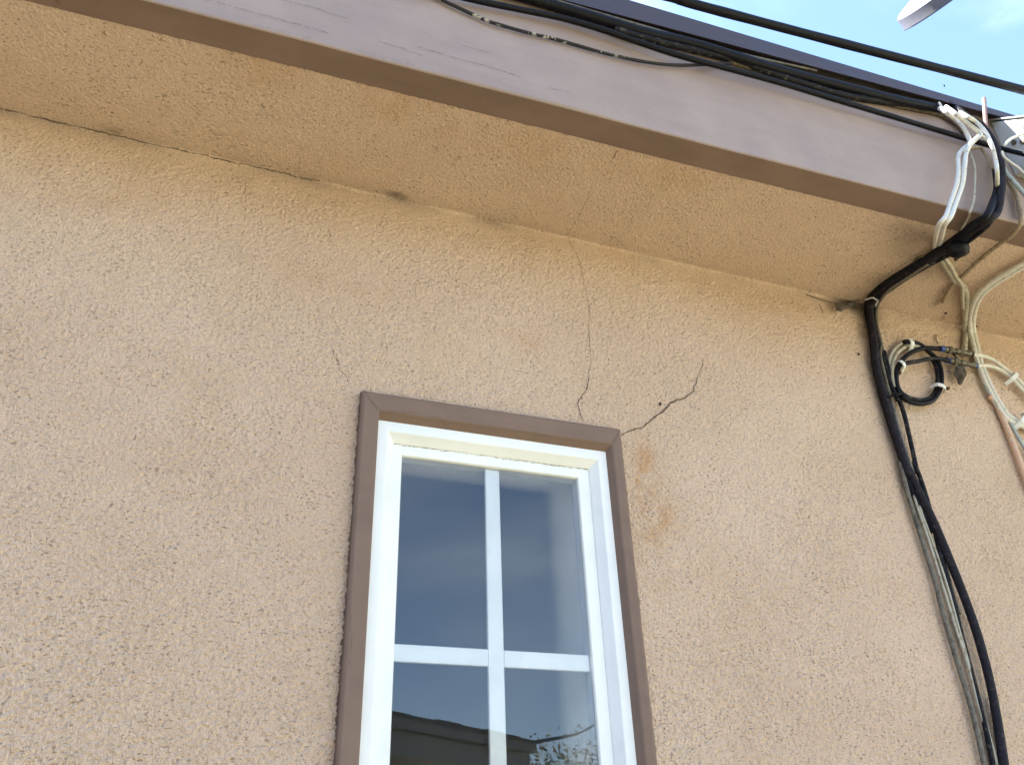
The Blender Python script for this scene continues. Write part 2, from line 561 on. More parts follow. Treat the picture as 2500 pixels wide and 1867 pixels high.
# dark pits from the relief
pit = np.clip((-(Ha - .0005 * vnoise(Xa / .07, Sa / .06, 4)) - .0010) / .0012, 0, 1)
rust = np.zeros_like(Xa); soot_and_shade = np.zeros_like(Xa)
def pw2(px, py):
    p = Pw(px, py, 0); return (p.x, p.z - CAM_H)
for px, py, rx, ry, am in ((1590, 1240, .016, .085, .9), (1585, 1190, .020, .045, .9), (1630, 1230, .022, .030, .8), (1560, 1330, .012, .03, .5), (1275, 830, .035, .022, .4),
                           (1120, 860, .05, .03, .25), (905, 1010, .012, .05, .3), (480, 1060, .04, .06, .22), (800, 690, .10, .03, .3),
                           (1420, 600, .10, .03, .35), (1900, 760, .12, .04, .35), (1740, 1420, .04, .05, .22), (250, 480, .12, .04, .25)):
    c = pw2(px, py); rust += am * blob(Xa, Sa, c, rx, ry)
for px, py, rx, ry, am in ((970, 482, .014, .006, .8), (2080, 745, .035, .014, .9), (2125, 760, .02, .03, .9), (2110, 830, .010, .05, .55), (2135, 930, .008, .06, .5),
                           (2165, 1050, .007, .06, .4), (2205, 1200, .007, .07, .3), (2370, 870, .02, .03, .3), (2340, 830, .025, .02, .25)):
    c = pw2(px, py); soot_and_shade += am * blob(Xa, Sa, c, rx, ry)
# corner occlusion painted into the colour along the soft cove
corner_shade = np.exp(-((Sa - (zs(Xa) - CAM_H)) / .012) ** 2) * np.clip(.30 + .5 * vnoise(Xa / .05, Xa * 0, 31), 0, 1)
soot_and_shade += .60 * corner_shade
edge = np.maximum(np.maximum(OUT[0] - Xa, Xa - OUT[1]), np.maximum(OUT[2] - Za, Za - OUT[3]))
wall = grid_mesh("wall", P, keep, {'pit': pit, 'rust': np.clip(rust, 0, 1), 'soot_and_shade': np.clip(soot_and_shade, 0, 1), 'edge': edge}, M['stucco'], house)

# soffit
vy = np.concatenate([np.arange(COVE - .0009, .24, .0014)])
Xs, V = np.meshgrid(xs, vy)
dmax = ds(Xs) + .004
Dv = COVE + (V - COVE) * ((dmax - COVE) / (vy[-1] - COVE))
Hs = stucco_h(Xs, .9 + Dv) * .42 * np.clip(Dv / .03, .4, 1)
P = np.stack([Xs, -Dv, zs(Xs) - Hs], -1)
pit2 = np.clip((-Hs - .0008) / .0010, 0, 1)
rust2 = np.zeros_like(Xs); soot_and_shade2 = np.zeros_like(Xs)
def ps2(px, py):
    p = Ps(px, py); return (p.x, -p.y)
for px, py, rx, ry, am in ((640, 160, .05, .03, .5), (1000, 260, .06, .03, .55), (1250, 350, .09, .03, .45), (1620, 420, .1, .03, .4), (300, 60, .05, .02, .3)):
    rust2 += am * blob(Xs, Dv, ps2(px, py), rx, ry)
for px, py, rx, ry, am in ((970, 476, .014, .0055, .95), (2287, 740, .008, .010, 1.0), (2215, 600, .05, .03, .40), (2260, 660, .03, .02, .5), (2150, 690, .03, .02, .45),
                           (2230, 560, .04, .02, .35), (2305, 775, .006, .006, .6), (270, 325, .010, .010, .5)):
    soot_and_shade2 += am * blob(Xs, Dv, ps2(px, py), rx, ry)
soot_and_shade2 += .45 * np.exp(-(Dv / .014) ** 2) * np.clip(.40 + .15 * vnoise(Xs / .3, Xs * 0, 31), 0, 1)  # corner shade painted into the soffit colour where it meets the wall
edge2 = (ds(Xs) + 0.0 * Xs) - Dv
keep = np.ones((P.shape[0] - 1, P.shape[1] - 1), bool)
soffit = grid_mesh("soffit", P[:, ::-1], keep, {'pit': pit2[:, ::-1], 'rust': np.clip(rust2, 0, 1)[:, ::-1], 'soot_and_shade': np.clip(soot_and_shade2, 0, 1)[:, ::-1], 'edge': edge2[:, ::-1]}, M['stucco'], house)

# fascia board, drip edge, roof
def strip(name, f, n, mat, thick_profile, smooth=False):
    """loft of a closed section (list of functions x -> (y, z)) along x"""
    xs_ = np.linspace(XA, XB, n)
    k = len(thick_profile)
    vs, fs = [], []
    for x in xs_:
        for p in thick_profile:
            y, z = p(x)
            vs.append((x, y, z))
    for i in range(n - 1):
        for j in range(k):
            j2 = (j + 1) % k
            fs.append((i * k + j, i * k + j2, (i + 1) * k + j2, (i + 1) * k + j))
    fs.append(tuple(range(k))[::-1]); fs.append(tuple((n - 1) * k + j for j in range(k)))
    o = mesh_obj(name, vs, fs, mat, house, smooth)
    bm = bmesh.new(); bm.from_mesh(o.data); bmesh.ops.recalc_face_normals(bm, faces=bm.faces); bm.to_mesh(o.data); bm.free()
    return o
def wob(x, s, a):
    return a * (math.sin(x * 7.1 + s) + .6 * math.sin(x * 17.3 + 2 * s) + .4 * math.sin(x * 41 + s))
fz = lambda x: zs(x) - .0015 + wob(x, 1, .0004)
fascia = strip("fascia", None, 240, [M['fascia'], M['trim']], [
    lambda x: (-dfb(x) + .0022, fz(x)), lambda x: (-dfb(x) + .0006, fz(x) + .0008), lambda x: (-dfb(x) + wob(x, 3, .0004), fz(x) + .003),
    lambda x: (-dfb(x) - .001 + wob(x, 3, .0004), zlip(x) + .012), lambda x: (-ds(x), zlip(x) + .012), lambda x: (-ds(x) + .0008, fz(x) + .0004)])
for p_ in fascia.data.polygons:      # downward faces take the darker trim paint, the front stays paler
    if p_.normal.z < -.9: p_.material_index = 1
drip = strip("drip_edge", None, 60, M['drip'], [
    lambda x: (-dfb(x) - LIP - .0035, zlip(x)), lambda x: (-dfb(x) - LIP - .0032, zlip(x) + .0016),
    lambda x: (-dfb(x) - LIP - .0005, zlip(x) + .003), lambda x: (-dfb(x) - LIP + .004, ztop(x)), lambda x: (-dfb(x) + .03, ztop(x) + .012),
    lambda x: (-dfb(x) + .03, ztop(x) + .010), lambda x: (-dfb(x) - LIP + .006, ztop(x) - .002), lambda x: (-dfb(x) - LIP + .0012, zlip(x) + .003),
    lambda x: (-dfb(x) - LIP - .0022, zlip(x) + .0004)])
SL = math.tan(R(16))
roofm = plastic_mat("brown_shingles", (.10, .08, .07), .9, (.05, .04, .035), .5, scale=12)
roof = strip("roof", None, 30, roofm, [
    lambda x: (-dfb(x) - .004, ztop(x) + .0005), lambda x: (5.0, ztop(x) + (5.0 + dfb(x)) * SL),
    lambda x: (5.0, ztop(x) + (5.0 + dfb(x)) * SL - .03), lambda x: (-dfb(x) + .010, ztop(x) - .012)])

# side walls and back so the house is a closed body
bm = bmesh.new()
box(bm, XA + .02, XA + .12, .10, 5, 0, 2.5); box(bm, XB - .12, XB - .02, .10, 5, 0, 2.5); box(bm, XA + .02, XB - .02, 5, 5.1, 0, 3.9)
bm_obj("rear_wall", bm, M['stucco'], house)

# cracks -----------------------------------------------------------------
def ribbon(name, pts, width, parent, surf, jit=.5, step=.0016, seed=0, gaps=.0):
    """thin irregular crack following a surface; pts are 2-D surface coordinates"""
    rr = random.Random(seed)
    pp = [Vector((a, b, 0)) for a, b in pts]
    path = []
    for a, b in zip(pp[:-1], pp[1:]):
        n = max(1, int((b - a).length / step))
        for k in range(n): path.append(a.lerp(b, k / n))
    path.append(pp[-1])
    n = len(path)
    vs, fs = [], []
    w0, off = 1.0, 0.0
    prev = False
    for i, p in enumerate(path):
        t = i / max(1, n - 1)
        d = (path[min(i + 1, n - 1)] - path[max(0, i - 1)]).normalized()
        nn = Vector((-d.y, d.x, 0))
        off = off * .75 + rr.uniform(-1, 1) * .0006
        w0 = .7 * w0 + .3 * rr.uniform(1 - jit, 1 + jit)
        w = (width(t) if callable(width) else width) * max(.12, w0)
        if rr.random() < gaps: w *= .1
        c = p + nn * off
        a, b = c + nn * w * rr.uniform(.35, .65), c - nn * w * rr.uniform(.35, .65)
        vs += [surf(a.x, a.y), surf(b.x, b.y)]
        if i: fs.append((2 * i - 2, 2 * i - 1, 2 * i + 1, 2 * i))
    return mesh_obj(name, vs, fs, M['crack'], parent, False)
def on_wall(u, v):
    lim = zs(u) - CAM_H - COVE
    h = float(stucco_h(np.array([u]), np.array([v]))[0]) * min(1, max(.2, (zs(u) - CAM_H - v) / .03)) + .0006
    if v <= lim: return (u, -h, v + CAM_H)
    t = min((v - lim) / COVE, 1.57)
    return (u, -COVE + (COVE - h) * math.cos(t), CAM_H + lim + (COVE - h) * math.sin(t))
def on_soffit(u, v):
    h = float(stucco_h(np.array([u]), np.array([.9 + v]))[0]) * .42 * min(1, max(.4, v / .03)) + .0006
    return (u, -v, zs(u) - h)
c4 = lambda u, v: (1300 + u / 2.36, 450 + v / 2.36)
crk = [(205, 290), (215, 340), (245, 390), (270, 440), (285, 520), (300, 590), (318, 650), (325, 720), (320, 820), (328, 930), (333, 1010), (325, 1120), (310, 1190), (290, 1212), (265, 1245), (262, 1280), (275, 1330), (292, 1368)]
ribbon("crack", [pw2(*c4(*q)) for q in crk], lambda t: .0005 if t < .78 else .0011, wall, on_wall, .7, seed=1, gaps=.12)
crk = [(515, 1447), (560, 1420), (600, 1408), (635, 1400), (690, 1350), (730, 1320), (765, 1290), (790, 1260), (840, 1243), (900, 1215), (925, 1195), (940, 1150), (955, 1105), (972, 1060), (985, 1015)]
ribbon("crack", [pw2(*c4(*q)) for q in crk], lambda t: .0009 + .0012 * math.sin(math.pi * min(1, t * 1.15)) if t < .85 else .0008, wall, on_wall, .6, seed=2)
ribbon("crack", [pw2(*q) for q in ((813, 852), (815, 868), (826, 885), (832, 905), (845, 920), (850, 932))], .0006, wall, on_wall, .8, seed=3, gaps=.3)
ribbon("crack", [pw2(*q) for q in ((943, 838), (946, 862), (945, 880), (949, 904))], .0004, wall, on_wall, .8, seed=4, gaps=.35)
ribbon("crack", [pw2(*q) for q in ((608, 402), (606, 418), (600, 440), (598, 470), (600, 505), (597, 540))], .0004, wall, on_wall, .8, seed=5, gaps=.4)
ribbon("crack", [pw2(*q) for q in ((801, 560), (806, 580), (806, 600))], .0005, wall, on_wall, .8, seed=6, gaps=.4)
# the open joint in the corner at the left
def corner(u, v):
    return (u, -COVE * .42 + v * .7, zs(u) - COVE * .36 + v * .7)
xa, xb = Pw(-260, 215, 0).x, Pw(781, 437, 0).x
npt = 60
ribbon("crack", [(xa + (xb - xa) * i / npt, .0003 * math.sin(i * 1.7) + .0003 * math.sin(i * .53)) for i in range(npt + 1)],
       lambda t: .0015 * (.85 + .35 * abs(math.sin(t * 23)) + .3 * math.sin(t * 61)), wall, lambda u, v: on_wall(u, zs(u) - CAM_H - COVE + COVE * .8 + v), .7, seed=8, gaps=.04)
crk = [(335, 55), (310, 100), (290, 130), (280, 165), (262, 195), (240, 225), (215, 262), (205, 290)]
ribbon("crack", [ps2(*c4(*q)) for q in crk], .00055, soffit, on_soffit, .8, seed=9, gaps=.2)
ribbon("crack", [ps2(*q) for q in ((1508, 368), (1500, 377), (1494, 388))], .0009, soffit, on_soffit, .8, seed=10)
# weather checks in the face of the fascia board
def on_fascia(u, v):
    return (u, -dfb(u) - .0016, v)
def pf2(px, py):
    p = Pf(px, py, .001); return (p.x, p.z)
for k, q in enumerate((((497, 0), (560, 14), (628, 33), (700, 52), (800, 80)), ((690, 0), (740, 13), (800, 31), (850, 45)), ((923, 102), (980, 118), (1032, 136)),
                       ((1010, 112), (1060, 127), (1100, 140), (1180, 160), (1268, 187)), ((1335, 214), (1392, 229)), ((1130, 112), (1200, 130)),
                       ((860, 120), (930, 140), (1010, 160)), ((620, 62), (700, 80), (760, 95)), ((1000, 71), (1040, 84), (1060, 90)))):
    ribbon("wood_check", [pf2(*p) for p in q], .00055 if k < 4 else .0004, fascia, on_fascia, .9, seed=20 + k, gaps=.25)

def under(u, v):
    return (u, -v, fz(u) - .0012)
ribbon("board_joint", [ps2(*p) for p in ((134, -22), (141, -6), (148, 8))], .0012, fascia, under, .4, seed=41)
# ------------------------------------------------------------------ window
u2 = WALL_D
def loft(name, loops, mat, parent, bev=0.0):
    """ring frame through rectangles (x0, x1, z0, z1, y)"""
    bm = bmesh.new()
    rings = []
    for x0, x1, z0, z1, y in loops:
        rings.append([bm.verts.new(p) for p in ((x0, y, z0), (x1, y, z0), (x1, y, z1), (x0, y, z1))])
    for a, b in zip(rings[:-1], rings[1:]):
        for i in range(4):
            j = (i + 1) % 4
            bm.faces.new((a[i], a[j], b[j], b[i]))
    bmesh.ops.recalc_face_normals(bm, faces=bm.faces)
    return bm_obj(name, bm, mat, parent, bevel=bev)
C = CAM_H
window = loft("window", [(.143, .462, ZB - .03, C + .487, .030), (.143, .462, ZB - .03, C + .487, -.0015), (.1707, .4352, ZB, C + .4655, -.0015), (.1798, .4261, ZB + .009, C + .4562, .0084),
                         (.1798, .4261, ZB + .009, C + .4562, .030)], M['vinyl'], house, .0009)
trim = loft("trim", [(OUT[0], OUT[1], OUT[2], OUT[3], .01), (OUT[0], OUT[1] - .003, OUT[2], OUT[3] - .003, -.0095), (OUT[0] + .003, OUT[1] - .006, OUT[2] + .003, OUT[3] - .006, -.0120),
                     (.1570, .4530, ZB - .024, C + .4860, -.0112), (.1582, .4514, ZB - .022, C + .4843, -.0100), (.1602, .4455, ZB - .018, C + .4765, .0)], M['trim'], window, .0012)
sash = loft("sash", [(.178, .428, ZB + .007, C + .458, .029), (.178, .428, ZB + .007, C + .458, .0100), (.1905, .4118, ZB + .020, C + .4436, .0100), (.1918, .4106, ZB + .0213, C + .4424, .0125),
                     (.1918, .4106, ZB + .0213, C + .4424, .029)], M['vinyl'], window, .0007)
GY = .0140
def on_trim(u, v):
    return (u, -.01235, v)
for k_, q_ in enumerate((((.1395, C + .5085), (.1480, C + .4965), (.1568, C + .4862)), ((.4640, C + .5045), (.4590, C + .4960), (.4532, C + .4862)))):
    ribbon("mitre_joint", q_, .0007, trim, on_trim, .8, seed=60 + k_, gaps=.15)
for k_, q_ in enumerate((((930, 1004), (1000, 1006), (1085, 1022)), ((1190, 1036), (1290, 1056), (1360, 1068)), ((858, 1500), (855, 1620)))):
    ribbon("paint_check", [(Pw(a_, b_, .0124).x, Pw(a_, b_, .0124).z) for a_, b_ in q_], .0005, trim, on_trim, .9, seed=70 + k_, gaps=.3)
ribbon("dirt_line", [(.1815, C + .4556), (.30, C + .4557), (.4245, C + .4556)], .0006, sash, lambda u, v: (u, .0097, v), .9, seed=80, gaps=.35)
mz = C + .2558 * .8705
def muntin_v():
    bm = bmesh.new(); box(bm, .2935, .3111, .0160, .0210, ZB + .0218, C + .4419); return bm
bm_obj("muntin", muntin_v(), M['vinyl'], window, bevel=.0008)
for k in range(3):
    z0 = mz - k * .2235
    bm = bmesh.new(); box(bm, .1923, .2934, .0162, .0208, z0 - .0088, z0 + .0088); box(bm, .3112, .4101, .0162, .0208, z0 - .0088, z0 + .0088)
    bm_obj("muntin", bm, M['vinyl'], window, bevel=.0008)
bm = bmesh.new(); box(bm, .1921, .4103, GY, GY + .0015, ZB + .0216, C + .4421)
bm.faces.ensure_lookup_table()
# single skin: keep the outer face only
bm.free(); bm = bmesh.new()
vs_ = [bm.verts.new(p) for p in ((.1921, GY, ZB + .0216), (.4103, GY, ZB + .0216), (.4103, GY, C + .4421), (.1921, GY, C + .4421))]
bm.faces.new(vs_)
bm_obj("glass_pane", bm, M['glass'], window)
bm = bmesh.new()
vs_ = [bm.verts.new(p) for p in ((.1921, .027, ZB + .0216), (.4103, .027, ZB + .0216), (.4103, .027, C + .4421), (.1921, .027, C + .4421))]
bm.faces.new(vs_)
bm_obj("obscured_pane", bm, M['obscure'], window)
loft("interior_reveal", [(.178, .428, ZB + .007, C + .458, .029), (.186, .4165, ZB + .015, C + .4485, .031), (.186, .4085, ZB + .015, C + .4478, .050), (.186, .4035, ZB + .015, C + .4478, .064), (.186, .4010, ZB + .015, C + .449, .076), (.185, .4005, ZB + .015, C + .453, .085), (.183, .4020, ZB + .014, C + .459, .093), (.178, .4070, ZB + .010, C + .468, .100), (.170, .4170, ZB + .002, C + .480, .105), (.10, .50, ZB - .06, C + .53, .120)], M['reveal'], window).data.polygons.foreach_set('use_smooth', [True] * 36)
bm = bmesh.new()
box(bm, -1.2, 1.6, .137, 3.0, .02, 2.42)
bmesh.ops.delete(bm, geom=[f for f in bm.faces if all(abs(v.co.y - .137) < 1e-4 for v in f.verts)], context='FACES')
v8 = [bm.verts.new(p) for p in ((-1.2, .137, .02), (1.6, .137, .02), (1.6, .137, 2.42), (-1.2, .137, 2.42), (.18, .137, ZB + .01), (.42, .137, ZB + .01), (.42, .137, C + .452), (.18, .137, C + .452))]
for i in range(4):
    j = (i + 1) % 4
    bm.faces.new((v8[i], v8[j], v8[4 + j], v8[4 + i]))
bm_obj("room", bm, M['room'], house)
# paint drips and filled nail heads in the trim
for px, py in ((897, 1090), (843, 1822), (870, 1470)):
    p = Pw(px, py, .018)
    bm = bmesh.new(); bmesh.ops.create_uvsphere(bm, u_segments=10, v_segments=6, radius=.0042)
    for v in bm.verts: v.co = Vector((v.co.x, v.co.y * .18, v.co.z)) * .8 + Vector((p.x, -.0112, p.z))
    bm_obj("nail_head", bm, M['trim'], window, True)

# ================================================================== cables
def cable(name, pts, wpx, mat, label, cat='cable', group=None, n=8, sides=10, rad=None, at=None):
    path = spline([PT(t) for t in pts], n)
    if rad is None:
        k = len(path) // 2 if at is None else int(at * (len(path) - 1))
        rad = wpx / 2 * depth(path[k]) / FPX
    rr = random.Random(len(label) * 7 + int(pts[0][0]))
    ph = rr.uniform(0, 6)
    vs, fs = tube(path, lambda t: rad * (1 + .03 * math.sin(t * 37 + ph) + .02 * math.sin(t * 91 + ph)), sides)
    o = mesh_obj(name, vs, fs, mat)
    return tag(o, label, cat, group)
c1 = lambda L, m, e: [(2000 + u / 4.348, 150 + v / 4.348, m, e) for u, v in L]
c2 = lambda L, m, e: [(2000 + u / 4.348, 500 + v / 4.348, m, e) for u, v in L]
c3 = lambda L, m, e: [(2000 + u / 4.348, 780 + v / 4.348, m, e) for u, v in L]
cb = lambda L, m, e: [(2000 + u / 2.154, 1100 + v / 2.154, m, e) for u, v in L]
c6 = lambda L, m, e: [(2380 + u / 6.117, 230 + v / 6.117, m, e) for u, v in L]
GE = "cables strung along the eave board"
GB = "cables bundled down the wall"

cable("cable", [(1420, -58, 'f', .075), (1640, -6, 'f', .075), (1700, 12.6, 'f', .075), (2062, 108, 'f', .075), (2500, 221, 'f', .075), (2760, 292, 'f', .075)], 23, M['black'],
      "thick black overhead cable crossing the blue sky above the roof edge", group=GE)
cable("cable", [(1080, -66, 'f', .012), (1297, -2, 'f', .012), (1434, 38, 'f', .012), (1579, 81, 'f', .012), (1700, 109, 'f', .012), (1881, 165, 'f', .012), (2062, 213, 'f', .012), (2200, 247, 'f', .012), (2300, 268, 'f', .010)], 25, M['black'],
      "thickest black cable tucked right under the metal roof edge", group=GE)
cable("cable", [(1349, -1, 'f', .0165), (1480, 38, 'f', .0165), (1700, 101, 'f', .0165), (1831, 137, 'f', .016), (1994, 173, 'f', .014)], 6, M['grey_dirty'],
      "thin dusty grey wire lying on top of the thickest black eave cable", group=GE)  # grey strand stands in for the highlight along that cable's top edge
cable("cable", [(1500, 72, 'f', .010), (1600, 100, 'f', .009), (1700, 124, 'f', .008), (1800, 149, 'f', .008), (1881, 178, 'f', .008), (1970, 207, 'f', .007), (2062, 233, 'f', .007), (2200, 256, 'f', .007), (2298, 272, 'f', .007)], 17, M['black_dusty'],
      "dusty black cable just below the thickest one under the roof edge", group=GE)
cable("cable", [(1000, -36, 'f', .010), (1155, 0, 'f', .010), (1260, 22, 'f', .010), (1380, 47, 'f', .011), (1470, 73, 'f', .012), (1560, 104, 'f', .012), (1669, 139, 'f', .014), (1881, 196, 'f', .014), (2062, 250, 'f', .013), (2206, 293, 'f', .012),
                (2362, 340, 'f', .012), (2441, 362, 'f', .020), (2500, 376, 'f', .050), (2700, 425, 'f', .13)], 14.5, M['black'],
      "single black cable running clear of the others across the eave board to the box", group=GE)
cable("cable", [(1010, -40, 'f', .006), (1076, -1, 'f', .006), (1116, 18, 'f', .006), (1154, 36, 'f', .0055), (1188, 51, 'f', .0055), (1226, 63, 'f', .0055), (1298, 83, 'f', .005), (1362, 98, 'f', .005), (1463, 127, 'f', .005), (1517, 140, 'f', .005),
                (1571, 151, 'f', .005), (1625, 158, 'f', .006), (1680, 160, 'f', .006), (1740, 157, 'f', .006), (1800, 154, 'f', .005)], 8.5, M['peeling'],
      "thin sagging black cable with peeling pale paint on the eave board", group=GE, n=10)
cable("cable", [(1780, 152, 'f', .005), (1850, 172, 'f', .005), (1930, 194, 'f', .005), (2020, 216, 'f', .005), (2100, 240, 'f', .005), (2200, 261, 'f', .005), (2290, 280, 'f', .005), (2330, 302, 'f', .006), (2362, 338, 'f', .006)], 11, M['brown_dirty'],
      "brown dirt caked cable sagging under the black ones near the wire bundle", group=GE)

# the bundle that leaves the eave, bends under the soffit and drops down the wall
cable("cable", c1([(1330, 440)], 'f', .008) + c1([(1440, 500)], 'f', .014) + c1([(1560, 590), (1720, 690), (1830, 830), (1895, 970), (1925, 1100)], 'f', .030) + c1([(1932, 1250), (1925, 1400)], 'f', .026) + c1([(1890, 1600)], 'f', .016)
      + c2([(1780, 160)], 's', .022) + c2([(1640, 270), (1480, 400), (1300, 500), (1050, 660), (800, 815), (640, 930)], 's', .016) + c2([(552, 1020)], 'w', .024) + c2([(535, 1120)], 'w', .013) + c2([(560, 1300), (600, 1600)], 'w', .011)
      + c3([(600, 450), (650, 680), (720, 900), (790, 1150), (870, 1400), (950, 1650)], 'w', .011)
      + cb([(470, 100), (522, 210), (600, 370), (690, 585), (760, 760), (830, 960), (890, 1180), (930, 1380), (972, 1650), (985, 1760)], 'w', .012), 20, M['plum'],
      "thickest black cable of the bundle, bending under the eave and down the wall", group=GB, at=.75)
cable("cable", c1([(1870, 1160)], 'f', .020) + c1([(1888, 1330), (1850, 1480), (1770, 1640)], 'f', .020) + c2([(1640, 200)], 's', .020)
      + c2([(1480, 330), (1300, 460), (1040, 620), (800, 770), (620, 900)], 's', .012) + c2([(522, 1020)], 'w', .014) + c2([(510, 1140)], 'w', .010) + c2([(540, 1300), (570, 1500)], 'w', .008)
      + c3([(580, 400), (620, 620), (680, 850), (750, 1080), (830, 1330), (910, 1600)], 'w', .006) + cb([(455, 140), (520, 270), (600, 430)], 'w', .006), 15, M['black'],
      "black cable forming the inner side of the bundle's bend", group=GB)
cable("cable", c1([(1900, 1000)], 'f', .012) + c1([(1945, 1300), (1935, 1500)], 'f', .016) + c2([(1890, 40)], 'f', .012) + c2([(1800, 210)], 's', .022) + c2([(1600, 380), (1400, 520), (1150, 650), (900, 800), (700, 940)], 's', .020)
      + c2([(590, 1040)], 'w', .016) + c2([(580, 1150)], 'w', .008) + c2([(610, 1330), (670, 1560)], 'w', .007) + c3([(690, 350), (745, 560), (800, 760), (850, 860), (900, 1000), (960, 1250), (1040, 1620)], 'w', .008)
      + cb([(500, 60), (560, 230), (610, 430), (655, 610), (702, 780), (745, 950), (790, 1120), (835, 1300), (880, 1480), (920, 1680)], 'w', .007), 11, M['black_dusty'],
      "speckled black cable on the right of the bundle, slipping behind the thick one", group=GB, at=.7)
cable("cable", c2([(1150, 640)], 's', .030) + c2([(1020, 720), (900, 800), (760, 890), (660, 1000)], 's', .026) + c2([(618, 1080)], 'w', .018) + c2([(604, 1180)], 'w', .014) + c2([(622, 1310), (660, 1480)], 'w', .012)
      + c3([(650, 380), (690, 560), (740, 760), (790, 940), (850, 1180), (930, 1420), (1000, 1640)], 'w', .014) + cb([(485, 130), (560, 290)], 'w', .010), 7, M['grey_dirty'],
      "thin pale grey wire showing between the black strands at the bend", group=GB)
cable("cable", c2([(1140, 545), (1090, 545), (1040, 570), (990, 630), (940, 700), (860, 790)], 's', .010), 6, M['brown_dirty'], "short dark wire loop bulging from the bundle under the soffit", group=GB)
cable("cable", cb([(425, 60), (470, 240), (545, 480), (610, 690), (655, 870), (705, 1040), (760, 1220), (812, 1400), (868, 1650), (890, 1760)], 'w', .007), 13, M['grey_dirty'],
      "widest dirty grey cable at the left edge of the lower bundle", group=GB)
cable("cable", cb([(480, 180), (515, 290), (588, 510), (650, 710), (718, 930), (778, 1110), (828, 1300), (878, 1480), (925, 1640), (945, 1740)], 'w', .007), 7.5, M['old_white'],
      "pale olive cable in the middle of the lower bundle", group=GB)
cable("cable", cb([(520, 260), (548, 350), (615, 530), (682, 740), (742, 960), (800, 1160), (850, 1330), (897, 1500), (937, 1650), (955, 1740)], 'w', .008), 6, M['old_white'],
      "thin pale cable touching the black ones in the lower bundle", group=GB)
cable("cable", cb([(640, 540), (672, 625), (712, 765), (740, 860)], 'w', .005), 5, M['grey_dirty'], "short grey wire glimpsed behind the gap between two black cables", group=GB)
cable("cable", cb([(905, 1290), (938, 1400), (962, 1520), (985, 1650), (1000, 1760)], 'w', .007), 12, M['black'], "second black cable joining the thick one at the bottom of the frame", group=GB)
cable("cable", c3([(600, 150), (640, 290), (680, 420), (720, 560), (765, 700), (810, 790), (830, 860)], 'w', .009), 10, M['black_dusty'], "dusty cable beside the coil, running down into the black tie", group=GB)

# tape wrapped splice on the bundle
def lump(bm, c, r, sc, seed, amp=.25, sub=3):
    rr = random.Random(seed)
    bmesh.ops.create_icosphere(bm, subdivisions=sub, radius=1.0)
    ph = [rr.uniform(0, 6) for _ in range(6)]
    for v in bm.verts:
        n = v.co.normalized()
        k = 1 + amp * (.5 * math.sin(3 * n.x + ph[0]) * math.cos(4 * n.y + ph[1]) + .4 * math.sin(6 * n.z + ph[2]) + .25 * math.sin(11 * n.x + 7 * n.y + ph[3]))
        v.co = Vector((n.x * sc[0], n.y * sc[1], n.z * sc[2])) * (r * k) + Vector(c)
sp = empty("taped_splice", Ps(2000 + 1470 / 4.348, 500 + 470 / 4.348, .024))
tag(sp, "black tape wrapped lump on the cable bundle under the soffit", "tape")
bm = bmesh.new(); lump(bm, (0, 0, 0), .0135, (1.25, 1.0, 1.0), 3, .22)
bm_obj("tape_wrap", bm, M['tape'], sp, True)
q = Ps(2000 + 1452 / 4.348, 500 + 578 / 4.348, .026) - sp.location
bm = bmesh.new(); lump(bm, q, .0028, (1, 1, 1.2), 5, .2, 2); bm_obj("wire_end", bm, M['rust'], sp, True)

# white and tan cables hanging at the eave
GW = "white cables hanging at the eave"
cable("cable", c1([(1275, 500)], 'f', .022) + c1([(1350, 550), (1450, 622)], 'f', .030) + c1([(1530, 705), (1580, 800)], 'f', .034) + c1([(1600, 870)], 'f', .040) + c1([(1530, 930), (1478, 1010), (1480, 1150)], 'f', .036) + c1([(1460, 1300)], 'f', .032)
      + c1([(1400, 1480), (1345, 1640)], 'f', .026) + c2([(1270, 220)], 'f', .012) + c2([(1235, 360)], 's', .018) + c2([(1228, 450), (1250, 540)], 's', .005), 11.5, M['white_cable'], "left white cable of the pair hanging down to the taped lump", group=GW)
cable("cable", c1([(1345, 485)], 'f', .030) + c1([(1440, 552), (1560, 645)], 'f', .044) + c1([(1660, 725), (1712, 775)], 'f', .044) + c1([(1690, 800), (1600, 890)], 'f', .046) + c1([(1560, 980), (1545, 1100)], 'f', .042) + c1([(1520, 1300)], 'f', .034) + c1([(1460, 1480), (1400, 1640)], 'f', .028)
      + c2([(1330, 220)], 'f', .014) + c2([(1300, 340)], 's', .019) + c2([(1275, 450), (1295, 540)], 's', .005), 11.5, M['white_cable'], "sharply kinked white cable, right one of the hanging pair", group=GW)
cable("cable", c1([(1500, 545)], 'f', .026) + c1([(1570, 585), (1660, 640)], 'f', .052) + c1([(1765, 755), (1832, 895)], 'f', .056) + c1([(1872, 1050), (1888, 1160)], 'f', .050) + c1([(1890, 1280)], 'f', .034) + c1([(1890, 1360)], 'f', .014), 10, M['white_cable'],
      "white cable following the inner curve of the thick black bend", group=GW)
cable("cable", c1([(1700, 770), (1760, 820), (1825, 900), (1870, 1020)], 'f', .040), 7, M['white_cable'], "short white cable branch from the kink to the black bend", group=GW)
cable("cable", c1([(1268, 440), (1290, 470), (1310, 510)], 'f', .020), 6, M['white_cable'], "stub end of a white cable poking out under the roof edge", group=GW)
cable("cable", c1([(1590, 925), (1660, 918), (1725, 925), (1765, 985), (1800, 1050), (1840, 1150)], 'f', .016), 8, M['tan_cable'], "tan bent cable behind the white pair on the eave board", group=GW)
